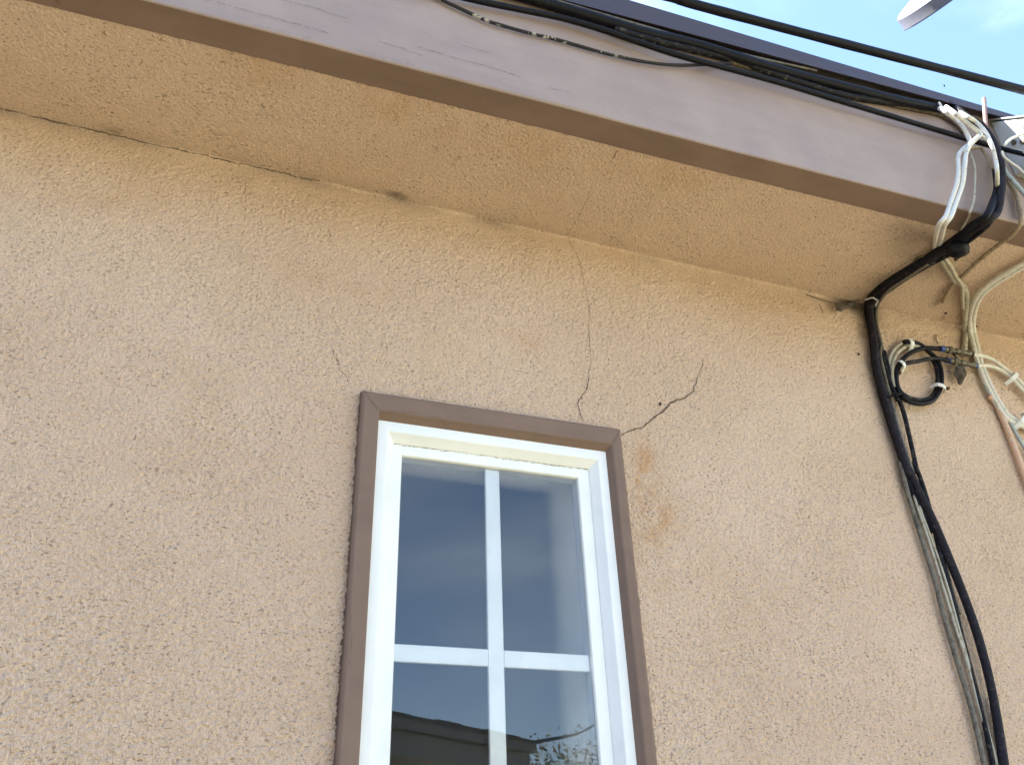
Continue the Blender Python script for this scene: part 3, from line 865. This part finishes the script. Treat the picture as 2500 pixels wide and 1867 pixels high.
cable("cable", c1([(1600, 950), (1620, 1020), (1645, 1090), (1655, 1200), (1650, 1330), (1640, 1480), (1600, 1600)], 'f', .010) + c2([(1590, 130)], 's', .008) + c2([(1530, 240), (1500, 300)], 's', .012), 6, M['old_white'],
      "thin pale wire between the white pair and the black bend", group=GW)
cable("cable", c2([(1290, 560), (1340, 640), (1400, 740), (1440, 800)], 's', .008) + c2([(1510, 850), (1560, 930)], 's', .007) + c2([(1568, 1040), (1548, 1180)], 's', .007) + c2([(1545, 1330), (1550, 1420), (1540, 1520), (1530, 1600)], 'w', .005), 14, M['old_white'],
      "old pale cable dropping from the bundle to the corner of the wall", group=GW)
cable("cable", c2([(1330, 560), (1400, 660), (1450, 760), (1480, 800), (1520, 870), (1520, 960)], 's', .012) + c2([(1530, 1100)], 's', .008), 9, M['old_white'], "second pale cable pressed beside the old one at the corner", group=GW)
cable("cable", c2([(1580, 1300), (1575, 1400), (1555, 1480), (1535, 1545)], 'w', .006), 3, M['old_white'], "hair thin wire hanging to the upper connector", group=GW)
cable("cable", c6([(470, 1210), (560, 1370), (620, 1490), (655, 1652)], 'f', .010) + c2([(2145, 160)], 'f', .010) + c2([(2060, 310)], 's', .010) + c2([(1880, 445), (1700, 585), (1570, 715), (1470, 805), (1380, 900), (1310, 1030)], 's', .007), 11, M['tan_cable'],
      "dusty tan cable crossing the soffit into a small dark hole", group=GW)
cable("cable", c6([(470, 1190), (540, 1300), (600, 1420), (640, 1560)], 'f', .006) + c2([(2110, 60), (2130, 150)], 'f', .005), 9, M['old_white'], "pale cable lying beside the tan one at the right end of the eave board", group=GW)
cable("cable", c6([(395, 960), (415, 1070), (450, 1150), (520, 1240), (610, 1340), (734, 1480), (860, 1620)], 'f', .030), 11, M['grey_cable'], "grey blue cable slanting from the black bend to the right edge", group=GW)
cable("cable", c6([(405, 860), (440, 940), (540, 1025), (650, 1100), (734, 1180), (860, 1300)], 'f', .045), 6, M['white_cable'], "thin white cable curving below the black cable by the box", group=GW)
cable("cable", c6([(440, 770), (480, 720), (550, 665), (640, 625), (740, 600)], 'f', .062), 6, M['white_cable'], "thin white cable arching up across the face of the grey box", group=GW)
GT = "pale cables down the right side of the wall"
for k, (o, lab) in enumerate(((-7, "left strand of the thick pale double cable beside the connectors"), (7, "right strand of the thick pale double cable beside the connectors"))):
    sh = lambda L, m, e, a: [(x + o * math.cos(a) * .62, y + o * math.sin(a) * .62, mm, e) for x, y, mm, e in c2(L, m, e)]
    cable("cable", sh([(2560, 470), (2174, 640)], 's', .010, 1.2) + sh([(2000, 735), (1850, 830)], 's', .010, 1.1) + sh([(1720, 940)], 's', .012, .7) + sh([(1650, 1060)], 's', .010, .3) + sh([(1618, 1210)], 's', .007, 0) + sh([(1622, 1340)], 'w', .012, 0)
          + sh([(1640, 1420), (1690, 1640), (1740, 1780)], 'w', .009, -.2) + sh([(1790, 1900), (1890, 2090), (1990, 2240), (2080, 2300)], 'w', .009, -.7) + sh([(2200, 2350), (2400, 2420)], 'w', .010, -1.0), 11.5, M['white_cable'], lab, group=GT)
cable("cable", c3([(1800, 810), (1870, 880), (1930, 1010), (2000, 1170), (2080, 1380), (2174, 1640), (2260, 1860)], 'w', .007), 15, M['peach'], "wall coloured painted cable running down to the right edge", group=GT)
cable("cable", c3([(1755, 680), (1800, 770), (1870, 860), (1990, 1030), (2090, 1210), (2174, 1350), (2300, 1560)], 'w', .008), 9, M['grey_cable'], "slim grey cable tucked between the painted and the pale double cable", group=GT)

# the coil and the two connectors
GC = "coiled cables by the connectors"
cable("cable", c3([(1330, 312), (1230, 308), (1120, 305), (1010, 335), (910, 400), (835, 500), (812, 600), (830, 720), (880, 815), (960, 870), (1080, 893), (1200, 860), (1275, 760), (1300, 640), (1285, 510), (1235, 410), (1150, 330), (1060, 262), (960, 236), (900, 240)], 'w', .012), 12, M['black'],
      "outer black cable of the small round coil, ending at the upper connector", group=GC, n=10)
cable("cable", c3([(1380, 435), (1290, 418), (1190, 415), (1060, 440), (930, 462), (860, 490)], 'w', .018) + c3([(826, 560), (822, 650), (850, 745), (900, 800), (985, 840), (1085, 855), (1180, 830), (1240, 740), (1258, 620), (1240, 500), (1190, 410)], 'w', .009), 11, M['black_dusty'],
      "inner dusty cable of the small round coil, ending at the lower connector", group=GC, n=10)
cable("cable", c3([(1010, 250), (960, 236), (900, 245), (830, 285), (775, 350), (745, 430), (740, 520)], 'w', .007), 9, M['old_white'], "outer pale cable looping from the coil back to the bundle", group=GC)
cable("cable", c3([(1070, 292), (1010, 278), (940, 280), (860, 325), (805, 395), (778, 490), (775, 600), (800, 720)], 'w', .010), 9, M['old_white'], "inner pale cable looping from the coil back to the bundle", group=GC)
cable("cable", c3([(1610, 370), (1740, 388), (1860, 440), (1980, 530), (2080, 610), (2174, 705), (2300, 840)], 'w', .012), 10, M['white_cable'], "pale cable leaving the upper connector towards the right edge", group=GC)
cable("cable", c3([(1660, 490), (1800, 492), (1920, 535), (2030, 615), (2110, 695), (2174, 765), (2290, 900)], 'w', .011), 10, M['white_cable'], "pale cable leaving the lower connector towards the right edge", group=GC)

def connector(a, b, label, wpx):
    A, B = PT(c3([a], 'w', .013)[0]), PT(c3([b], 'w', .013)[0])
    t = empty("connector", A)
    tag(t, label, "connector", "inline cable connectors")
    d = B - A
    r = wpx / 2 * depth(A) / FPX
    prof = [(0, .72), (.10, .95), (.12, 1.0), (.20, 1.0), (.22, .74), (.46, .74), (.48, 1.05), (.62, 1.05), (.64, .8), (.80, .8), (.82, .98), (.94, .98), (1, .8)]
    def ring(lo, hi):
        ps = [(s, k) for s, k in prof if lo <= s <= hi]
        path, rads = [d * s for s, k in ps], [k for s, k in ps]
        vs, fs = tube(path, lambda q: r * rads[min(len(rads) - 1, int(round(q * (len(rads) - 1))))], 12)
        return vs, fs
    mesh_obj("body", *ring(.12, .94), M['brass'], t, False)
    mesh_obj("seal_ring", *tube([d * -.01, d * .11], r * .98, 12), M['blue'], t, False)
    mesh_obj("seal_ring", *tube([d * .945, d * 1.02], r * .9, 12), M['blue' if 'lower' in label else 'tape'], t, False)
    hb = bmesh.new(); bmesh.ops.create_cone(hb, cap_ends=True, segments=6, radius1=r * 1.28, radius2=r * 1.28, depth=d.length * .10)
    hb.transform(Matrix.Translation(d * .28) @ d.to_track_quat('Z', 'Y').to_matrix().to_4x4())
    bm_obj("hex_nut", hb, M['brass'], t, bevel=.0003)
    return t
connector((1285, 308), (1620, 368), "upper tarnished inline cable connector with a dark blue ring", 15)
connector((1345, 428), (1668, 490), "lower tarnished inline cable connector with bright blue rings at both ends", 15)
A, B = Pw(2000 + 1410 / 4.348, 780 + 350 / 4.348, .009), Pw(2000 + 1490 / 4.348, 780 + 470 / 4.348, .009)
br = mesh_obj("connector_bracket", *tube([A, A.lerp(B, .5) + Vector((0, -.002, 0)), B], .0045, 8, .5), M['brass'])
tag(br, "small dirty metal bracket joining the two inline connectors", "bracket")

# clips and ties
def clip(p1, p2, wpx, d, label, nail=None):
    """flat plastic band bent over the cables between two frame points"""
    A, B = PT(c3([p1], 'w', d)[0]), PT(c3([p2], 'w', d)[0])
    t = empty("cable_clip", A)
    tag(t, label, "cable clip", "white nail-on cable clips")
    dv = B - A; L_ = dv.length; ax = dv.normalized(); outv = Vector((0, -1, 0)); side = ax.cross(outv).normalized()
    w = wpx / 2 * depth(A) / FPX
    bm = bmesh.new()
    prof = [(-.05, -.009), (.02, -.002), (.15, .0025), (.5, .0045), (.85, .0025), (.98, -.002), (1.15, -.009)]
    rows_ = []
    for s, h in prof:
        c = ax * (L_ * s) + outv * h
        rows_.append([bm.verts.new(c + side * w), bm.verts.new(c - side * w), bm.verts.new(c - side * w + outv * .0016), bm.verts.new(c + side * w + outv * .0016)])
    for a, b in zip(rows_[:-1], rows_[1:]):
        for i in range(4):
            j = (i + 1) % 4
            bm.faces.new((a[i], a[j], b[j], b[i]))
    bm.faces.new(rows_[0]); bm.faces.new(rows_[-1][::-1])
    bm_obj("strap", bm, M['clip'], t, bevel=.0004)
    if nail:
        nb = bmesh.new(); bmesh.ops.create_cone(nb, cap_ends=True, segments=10, radius1=.0028, radius2=.0022, depth=.005)
        nb.transform(Matrix.Translation(PT(c3([nail], 'w', d * .6)[0]) - A) @ Matrix.Rotation(R(90), 4, 'X'))
        bm_obj("nail", nb, M['rust'], t)
    return t
clip((945, 205), (985, 305), 11, .015, "white clip on the pale loop at the top of the coil", (905, 232))
clip((835, 435), (905, 525), 10, .019, "white clip holding the left side of the round coil", (855, 565))
clip((1225, 690), (1340, 745), 10, .017, "white clip on the right side of the round coil with a rusty nail", (1370, 728))
clip((2095, 570), (2030, 650), 10, .017, "white clip pinning the two pale cables right of the connectors", (2090, 632))
clip((2190, 1000), (2130, 1110), 12, .016, "white clip on the pale double cable at the right edge", None)
def band(p1, p2, wpx, mode, e, mat, label, bulge=.006):
    A, B = PT((*p1, mode, e)), PT((*p2, mode, e))
    m_ = A.lerp(B, .5) + Vector((0, -bulge, -bulge * .3))
    r = wpx / 2 * depth(A) / FPX
    back = (A + B) / 2 + Vector((0, bulge * 1.6, 0))
    vs, fs = tube(spline([A + Vector((0, bulge, 0)), A.lerp(m_, .5) + Vector((0, -bulge * .35, 0)), m_, B.lerp(m_, .5) + Vector((0, -bulge * .35, 0)), B + Vector((0, bulge, 0))], 6), r, 8, .45)
    return tag(mesh_obj("cable_tie", vs, fs, mat), label, "cable tie", "cable ties round the bundle")
band((2000 + 515 / 4.348, 500 + 985 / 4.348), (2000 + 625 / 4.348, 500 + 1048 / 4.348), 7, 'w', .034, M['clip'], "pale cable tie round the bundle where it meets the wall")
band((2000 + 735 / 4.348, 780 + 815 / 4.348), (2000 + 900 / 4.348, 780 + 785 / 4.348), 11, 'w', .019, M['tape'], "black cable tie joining the round coil to the bundle")

# ================================================================== box, rod, dish at the right
P0 = Pf(2412, 297, 0.0)
BX = P0.x
def Px(px, py, x):
    r = ray(px, py)
    return CAM + r * (x / r.x)
t0, t1 = Px(2412, 297, BX), Px(2500, 288.5, BX)
slope = (t1.z - t0.z) / (t1.y - t0.y)
yb = -dfb(BX) - .0005
yo = yb - .085
zb0 = Px(2478, 432, BX).z
ub = empty("utility_box", (BX, yb, zb0))
tag(ub, "light grey metal utility box on the eave board beside the wires", "utility box")
bm = bmesh.new()
zt = lambda y: t0.z + (y - t0.y) * slope - P0.z * 0
hexa(bm, [(0, yo - yb, 0), (.15, yo - yb, 0), (.15, 0, 0), (0, 0, 0), (0, yo - yb, zt(yo) - zb0), (.15, yo - yb, zt(yo) - zb0), (.15, 0, zt(yb) - zb0), (0, 0, zt(yb) - zb0)])
bm_obj("box_body", bm, M['boxgrey'], ub, bevel=.004, seg=3)
bm = bmesh.new()
hexa(bm, [(-.0008, yo - yb - .002, zt(yo) - zb0 + .001), (.152, yo - yb - .002, zt(yo) - zb0 + .001), (.152, -.001, zt(yb) - zb0 + .001), (-.0008, -.001, zt(yb) - zb0 + .001),
          (-.0008, yo - yb - .002, zt(yo) - zb0 + .004), (.152, yo - yb - .002, zt(yo) - zb0 + .004), (.152, -.001, zt(yb) - zb0 + .004), (-.0008, -.001, zt(yb) - zb0 + .004)])
bm_obj("lid", bm, M['boxgrey'], ub, bevel=.0005)
gl = Px(2500, 445, BX + .02) - ub.location
bm = bmesh.new(); bmesh.ops.create_cone(bm, cap_ends=True, segments=20, radius1=.019, radius2=.022, depth=.045)
bmesh.ops.translate(bm, verts=bm.verts, vec=(.028, -.045, -.020))
bm_obj("gland", bm, M['tape'], ub, True)
for k in range(2):
    bm = bmesh.new(); bmesh.ops.create_cone(bm, cap_ends=True, segments=10, radius1=.004, radius2=.004, depth=.004)
    bm.transform(Matrix.Translation((-.001, -.022 - .012 * k, .052 - .010 * k)) @ Matrix.Rotation(R(90), 4, 'Y'))
    bm_obj("screw", bm, M['brass'], ub)

A, B = Pf(2402.5, 241, .030), Pf(2407.5, 322, .026)
rod = mesh_obj("metal_rod", *tube([A, A.lerp(B, .3), A.lerp(B, .7), B], 9.5 / 2 * depth(A) / FPX, 12), M['rod'], smooth=False)
tag(rod, "short brown metal rod standing up against the sky behind the wires", "rod")

# dish on its arm, up above the roof edge
dist = 1.75
tipd = ray(2219, 49)
axis = (-.62 * rt + .74 * up - .13 * fw).normalized()
major = (.78 * rt + .63 * up)
major = (major - axis * major.dot(axis)).normalized()
Rd = .12
tip = CAM + tipd * (dist / tipd.dot(fw))
ctr = tip + major * Rd
dish = empty("satellite_dish", ctr)
tag(dish, "pale round dish with a deep grey rim tilted against the sky", "dish")
q = axis.to_track_quat('Z', 'Y').to_matrix().to_4x4()
def lathe(name, prof, mat, seg=72):
    vs, fs = [], []
    for r, z in prof:
        for k in range(seg):
            a = 2 * math.pi * k / seg
            vs.append(q @ Vector((r * math.cos(a), r * math.sin(a), z)))
    for i in range(len(prof) - 1):
        for k in range(seg):
            k2 = (k + 1) % seg
            fs.append((i * seg + k, i * seg + k2, (i + 1) * seg + k2, (i + 1) * seg + k))
    return mesh_obj(name, vs, fs, mat, dish)
lathe("dish_rim", [(Rd - .002, -.0165), (Rd + .0008, -.0167), (Rd + .0010, -.0150), (Rd - .0006, -.0142), (Rd, .0075), (Rd - .002, .0092)], M['dishrim'])
lathe("reflector", [(Rd - .002, .0092), (Rd * .93, .014), (Rd * .7, .022), (Rd * .35, .028), (.001, .030)], M['dish'])
lathe("dish_back", [(Rd - .002, -.0165), (Rd * .9, -.010), (Rd * .5, -.002), (.001, -.001)], M['dishrim'])
arm_end = ctr + rt * .42 + up * .06
root_pt = Vector((arm_end.x + .05, .6, ztop(arm_end.x) + .85 * SL))
mesh_obj("arm", *[[p - ctr for p in tube(spline([ctr, ctr.lerp(arm_end, .5) + up * .02, arm_end, arm_end.lerp(root_pt, .5) + rt * .1, root_pt], 8), .011, 12)[0]], tube(spline([ctr, ctr.lerp(arm_end, .5) + up * .02, arm_end, arm_end.lerp(root_pt, .5) + rt * .1, root_pt], 8), .011, 12)[1]], M['dishrim'], dish)

# ================================================================== small things on the wall
def spot(px, py, rx, rz, mat, name, label, cat, seed, mode='w'):
    p = PT((px, py, mode, .001))
    bm = bmesh.new(); lump(bm, (0, 0, 0), 1.0, (rx, .0016 if mode == 'w' else rz, rz if mode == 'w' else .0016), seed, .3, 2)
    o = bm_obj(name, bm, mat, None, True); o.location = p
    return tag(o, label, cat, kind='thing')
spot(2096, 864, .0022, .0022, M['mud'], "mud_spot", "round brown mud spot on the stucco left of the black bundle", "mud spot", 1)
spot(1612, 985, .0016, .0026, M['mud'], "mud_spot", "small dark mud speck just above the crack at the window corner", "mud spot", 2)
spot(2000 + 1345 / 4.348, 500 + 1152 / 4.348, .0026, .0018, M['mud'], "mud_spot", "brown speck on the soffit below the tan cable's hole", "mud spot", 3, 's')
spot(2000 + 1665 / 4.348, 500 + 1290 / 4.348, .0034, .0024, M['mud'], "mud_spot", "brown speck stuck at the side of the thick pale double cable", "mud spot", 4, 's')
spot(2000 + 940 / 4.348, 500 + 1165 / 4.348, .0022, .0014, M['mud'], "mud_spot", "faint brown speck on the wall right of the pale tie", "mud spot", 5)
def tatter(name, poly, d, label, cat, seed, mat, mode='w', th=.004):
    """crumpled lump of dry leaf and dirt with its outline"""
    rr = random.Random(seed)
    pts = [PT((*p, mode, d)) for p in poly]
    c = sum(pts, Vector()) / len(pts)
    bm = bmesh.new()
    n = len(pts)
    rim = [bm.verts.new(p - c + Vector((0, rr.uniform(-.001, .002), 0))) for p in pts]
    mid = [bm.verts.new((p - c) * .55 + Vector((0, -th * rr.uniform(.5, 1.1), rr.uniform(-.0015, .0015)))) for p in pts]
    bk = [bm.verts.new((p - c) * .6 + Vector((0, th * .6, 0))) for p in pts]
    top = bm.verts.new((0, -th * .9, 0)); bot = bm.verts.new((0, th * .8, 0))
    for i in range(n):
        j = (i + 1) % n
        bm.faces.new((rim[i], rim[j], mid[j], mid[i])); bm.faces.new((rim[j], rim[i], bk[i], bk[j]))
        bm.faces.new((mid[i], mid[j], top)); bm.faces.new((bk[j], bk[i], bot))
    bmesh.ops.subdivide_edges(bm, edges=bm.edges, cuts=2, use_grid_fill=True)
    for v in bm.verts: v.co += Vector([rr.uniform(-1, 1) * .0006 for _ in range(3)])
    o = bm_obj(name, bm, mat); o.location = c
    return tag(o, label, cat, kind='thing')
tatter("leaf_debris", [(2000 + u / 4.348, 780 + v / 4.348) for u, v in ((1440, 495), (1500, 480), (1545, 510), (1530, 560), (1555, 600), (1515, 640), (1525, 685), (1490, 690), (1465, 625), (1430, 570))], .013,
       "grey brown clump of debris hanging below the two connectors", "debris", 4, M['debris'], th=.008)
cr = tatter("dry_leaf", [(2000 + u / 4.348, 500 + v / 4.348) for u, v in ((160, 1040), (230, 1048), (310, 1042), (400, 1020), (350, 1075), (310, 1092), (260, 1110), (225, 1140), (185, 1118), (178, 1075))], .012,
            "crumpled brown leaf caught in a cobweb left of the bundle's bend", "leaf", 9, M['debris'], th=.004)
def strand(poly, mode, d, w, label, mat=None):
    path = spline([PT((*p, mode, d)) for p in poly], 5)
    return tag(mesh_obj("cobweb", *tube(path, w, 5), mat or M['web']), label, "cobweb")
strand([(1968, 718), (2000, 730), (2040, 739), (2075, 739), (2110, 728), (2124, 718)], 'w', .010, .0009, "brown cobweb strand sagging from the soffit corner to the bundle")
strand([(2000, 742), (2006, 755), (2010, 764)], 'w', .004, .0006, "short cobweb wisp on the wall left of the crumpled leaf")
strand([(2000 + 1240 / 4.348, 500 + 1380 / 4.348), (2000 + 1242 / 4.348, 500 + 1440 / 4.348), (2000 + 1262 / 4.348, 500 + 1478 / 4.348)], 'w', .003, .0008, "dark twig like wisp on the wall above the upper connector", M['debris'])
strand([(2000 + 1540 / 4.348, 780 + 600 / 4.348), (2000 + 1650 / 4.348, 780 + 630 / 4.348), (2000 + 1770 / 4.348, 780 + 700 / 4.348)], 'w', .009, .0004, "fine pale cobweb thread from the hanging debris to the grey cable", M['old_white'])
strand([(2000 + 1365 / 4.348, 780 + 548 / 4.348), (2000 + 1400 / 4.348, 780 + 552 / 4.348), (2000 + 1440 / 4.348, 780 + 556 / 4.348)], 'w', .013, .0012, "thin dark stalk sticking left out of the hanging debris", M['debris'])

# tiny insect in the air
p = Pf(2305, 209, .12)
ins = empty("insect", p)
tag(ins, "tiny dark flying insect against the sky above the roof edge", "insect")
bm = bmesh.new(); lump(bm, (0, 0, 0), .0011, (.8, .8, 2.4), 2, .15, 2); bm_obj("body", bm, M['tape'], ins, True)
for s in (-1, 1):
    mesh_obj("wing", [(0, 0, .0006), (.0024 * s, .0006, .0022), (.0026 * s, .0004, .0010), (.0008 * s, 0, -.0006), (0, .0002, .0006)], [(0, 1, 2, 3), (4, 3, 2, 1)], M['debris'], ins, False)

# ================================================================== what the glass mirrors
GP = GY      # plane of the outer glass
def mirror(px, py, z):
    r = ray(px, py)
    p = CAM + r * ((z - CAM_H) / r.z)
    return Vector((p.x, 2 * GP - p.y, p.z))
ZN = 2.78
e0, e1 = mirror(958, 1744, ZN), mirror(1297, 1811, ZN)
dirn = (e1 - e0); dirn.z = 0; dirn.normalize()
e0 = e0 - dirn * 14.0
nrm_ = Vector((-dirn.y, dirn.x, 0))
if nrm_.y < 0: nrm_ = -nrm_        # faces our wall
nb_len = (e1 - e0).length
nbh = empty("neighbouring_house", (e0.x, e0.y, 0))
tag(nbh, "neighbouring house with a low roof edge mirrored in the window glass", "house")
ang = math.atan2(dirn.y, dirn.x)
MN = Matrix.Rotation(ang, 4, 'Z')
sgn = 1 if (MN @ Vector((0, 1, 0))).dot(nrm_) > 0 else -1
def nbox(name, x0, x1, a, b, z0, z1, mat, bev=.004):
    """a, b measured away from our house behind the eave line"""
    bm = bmesh.new(); box(bm, x0, x1, -sgn * a, -sgn * b, z0, z1)
    bm.transform(MN)
    return bm_obj(name, bm, mat, nbh, bevel=bev)
nfas = paint_mat("neighbour_fascia_paint", (.20, .195, .185), .6, (.25, .245, .235))
nwal = plastic_mat("neighbour_stucco", (.26, .22, .18), .9, scale=6)
shing = plastic_mat("neighbour_shingles", (.12, .11, .10), .9, (.07, .06, .055), .5, scale=10)
nbox("fascia", 0, nb_len, .02, .06, ZN - .245, ZN - .085, nfas)
nbox("gutter", 0, nb_len + .02, -.04, .058, ZN - .083, ZN - .012, plastic_mat("neighbour_gutter_paint", (.17, .165, .16), .5, scale=9))
nbox("soffit", 0, nb_len, .0601, .80, ZN - .235, ZN - .20, nfas)
nbox("wall", 0, nb_len - .6, .80, 6.8, 0, ZN - .21, nwal)
bm = bmesh.new()
rs = random.Random(5)
x = -.05
while x < nb_len + .05:      # courses of shingle tabs along the edge
    w = rs.uniform(.22, .34); z = rs.uniform(-.004, .012)
    box(bm, x, min(x + w, nb_len + .06), sgn * .06, -sgn * .20, ZN - .011, ZN + .006 + z); x += w + .003
hexa(bm, [(-.05, -sgn * .201, ZN - .02), (nb_len + .06, -sgn * .201, ZN - .02), (nb_len + .06, -sgn * 4, ZN + 1.05), (-.05, -sgn * 4, ZN + 1.05),
          (-.05, -sgn * .201, ZN + .03), (nb_len + .06, -sgn * .201, ZN + .03), (nb_len + .06, -sgn * 4, ZN + 1.10), (-.05, -sgn * 4, ZN + 1.10)])
bm.transform(MN); bm_obj("roof", bm, shing, nbh)

def leaf_mat(name, a, b_):
    m, nt, N, L, b = mat_new(name)
    co = objco(nt)
    L.new(mixc(nt, rng_(nt, noise(nt, co, 3.5, 3, .6), .35, .65), a, b_), b.inputs['Base Color'])
    b.inputs['Roughness'].default_value = .6
    return m
LF = [leaf_mat("grey_green_leaves", (.075, .085, .04), (.12, .115, .06)), leaf_mat("bronze_leaves", (.12, .085, .045), (.10, .10, .05))]
bark = plastic_mat("tree_bark", (.12, .09, .065), .9, (.06, .045, .03), .5, scale=12)
def tree(base, h, rad, nleaf, label, seed, mat, twig=None):
    rr = random.Random(seed)
    t = empty("tree", base)
    tag(t, label, "tree", "trees mirrored in the glass")
    vs, fs = [], []
    def add(v, f):
        o = len(vs); vs.extend(v); fs.extend([tuple(i + o for i in q) for q in f])
    add(*tube(spline([Vector((0, 0, 0)), Vector((.04, .03, h * .3)), Vector((-.03, .02, h * .62)), Vector((.02, 0, h * .9))], 5), lambda q: .11 * (1 - .75 * q) + .012, 10))
    tips = []
    for k in range(16):
        a = rr.uniform(0, 6.28); z0 = h * rr.uniform(.35, .82); L_ = rad * rr.uniform(.5, 1.0)
        b0 = Vector((0, 0, z0)); b1 = b0 + Vector((math.cos(a) * L_ * .55, math.sin(a) * L_ * .55, L_ * .35)); b2 = b0 + Vector((math.cos(a) * L_, math.sin(a) * L_, L_ * rr.uniform(.35, .8)))
        add(*tube(spline([b0, b1, b2], 4), lambda q: .032 * (1 - q) + .006, 6)); tips += [b1.lerp(b2, rr.random()), b2]
    mesh_obj("trunk", vs, fs, bark, t)
    lv, lf = [], []
    clumps = [(p, rr.uniform(.18, .34) * rad) for p in tips] + [(Vector((rr.gauss(0, rad * .35), rr.gauss(0, rad * .35), h * rr.uniform(.6, 1.0))), rad * rr.uniform(.15, .3)) for _ in range(14)]
    for k in range(nleaf):
        c, s = rr.choice(clumps)
        p = c + Vector((rr.gauss(0, s), rr.gauss(0, s), rr.gauss(0, s * .9)))
        d = Vector((rr.gauss(0, 1), rr.gauss(0, 1), rr.gauss(-.7, .6))).normalized(); w = d.orthogonal().normalized()
        w = (Matrix.Rotation(rr.uniform(0, 6.28), 3, d) @ w)
        L_ = rr.uniform(.06, .12); o = len(lv)
        lv += [p, p + d * L_ * .5 + w * L_ * .17, p + d * L_, p + d * L_ * .5 - w * L_ * .17]; lf.append((o, o + 1, o + 2, o + 3))
    mesh_obj("crown", lv, lf, mat, t, False)
    return t
def mtree(px, py, dist_, rad, nleaf, label, seed, mat):
    """tree whose top mirrors at the given point"""
    r = ray(px, py); p = CAM + r * (dist_ / r.y)
    tree((p.x, 2 * GP - p.y, 0), p.z / 1.06, rad, nleaf, label, seed, mat)
mtree(1432, 1815, 12.5, 1.0, 5200, "bushy grey green tree mirrored at the window's right edge", 3, LF[0])
mtree(1490, 1795, 14.0, 1.2, 4200, "second grey green tree mirrored against the window frame", 8, LF[0])
mtree(1282, 1775, 12.0, .42, 1500, "slim bronze leaved tree mirrored above the neighbour's roof end", 6, LF[1])
mtree(1320, 1840, 11.0, .45, 1500, "low bronze leaved tree mirrored at the neighbour's roof corner", 12, LF[1])
for k, (px, dd, lab) in enumerate(((1990, 11, "unseen wide tree added to block low sky right of the window"), (2250, 10, "unseen wide tree added to block low sky across from the cable bundle"), (2900, 11, "unseen wide tree added to block low sky at the far right"))):  # unseen trees added to keep low sky light off the upper wall
    mtree(px, 1560, dd, 2.1, 5200, lab, 30 + k, LF[0])
wa = mirror(1299, 1812, ZN)
r = ray(1470, 1760); wb = CAM + r * (13.0 / r.y); wb = Vector((wb.x, 2 * GP - wb.y, wb.z)); ext = wa + (wb - wa) * 2.2
sag = (wa + wb) / 2 + Vector((0, 0, -.05))
tag(mesh_obj("service_wire", *tube(spline([wa, sag, wb, ext], 10), .016, 8), M['black']), "dark service wire mirrored from the neighbour's roof corner", "wire")
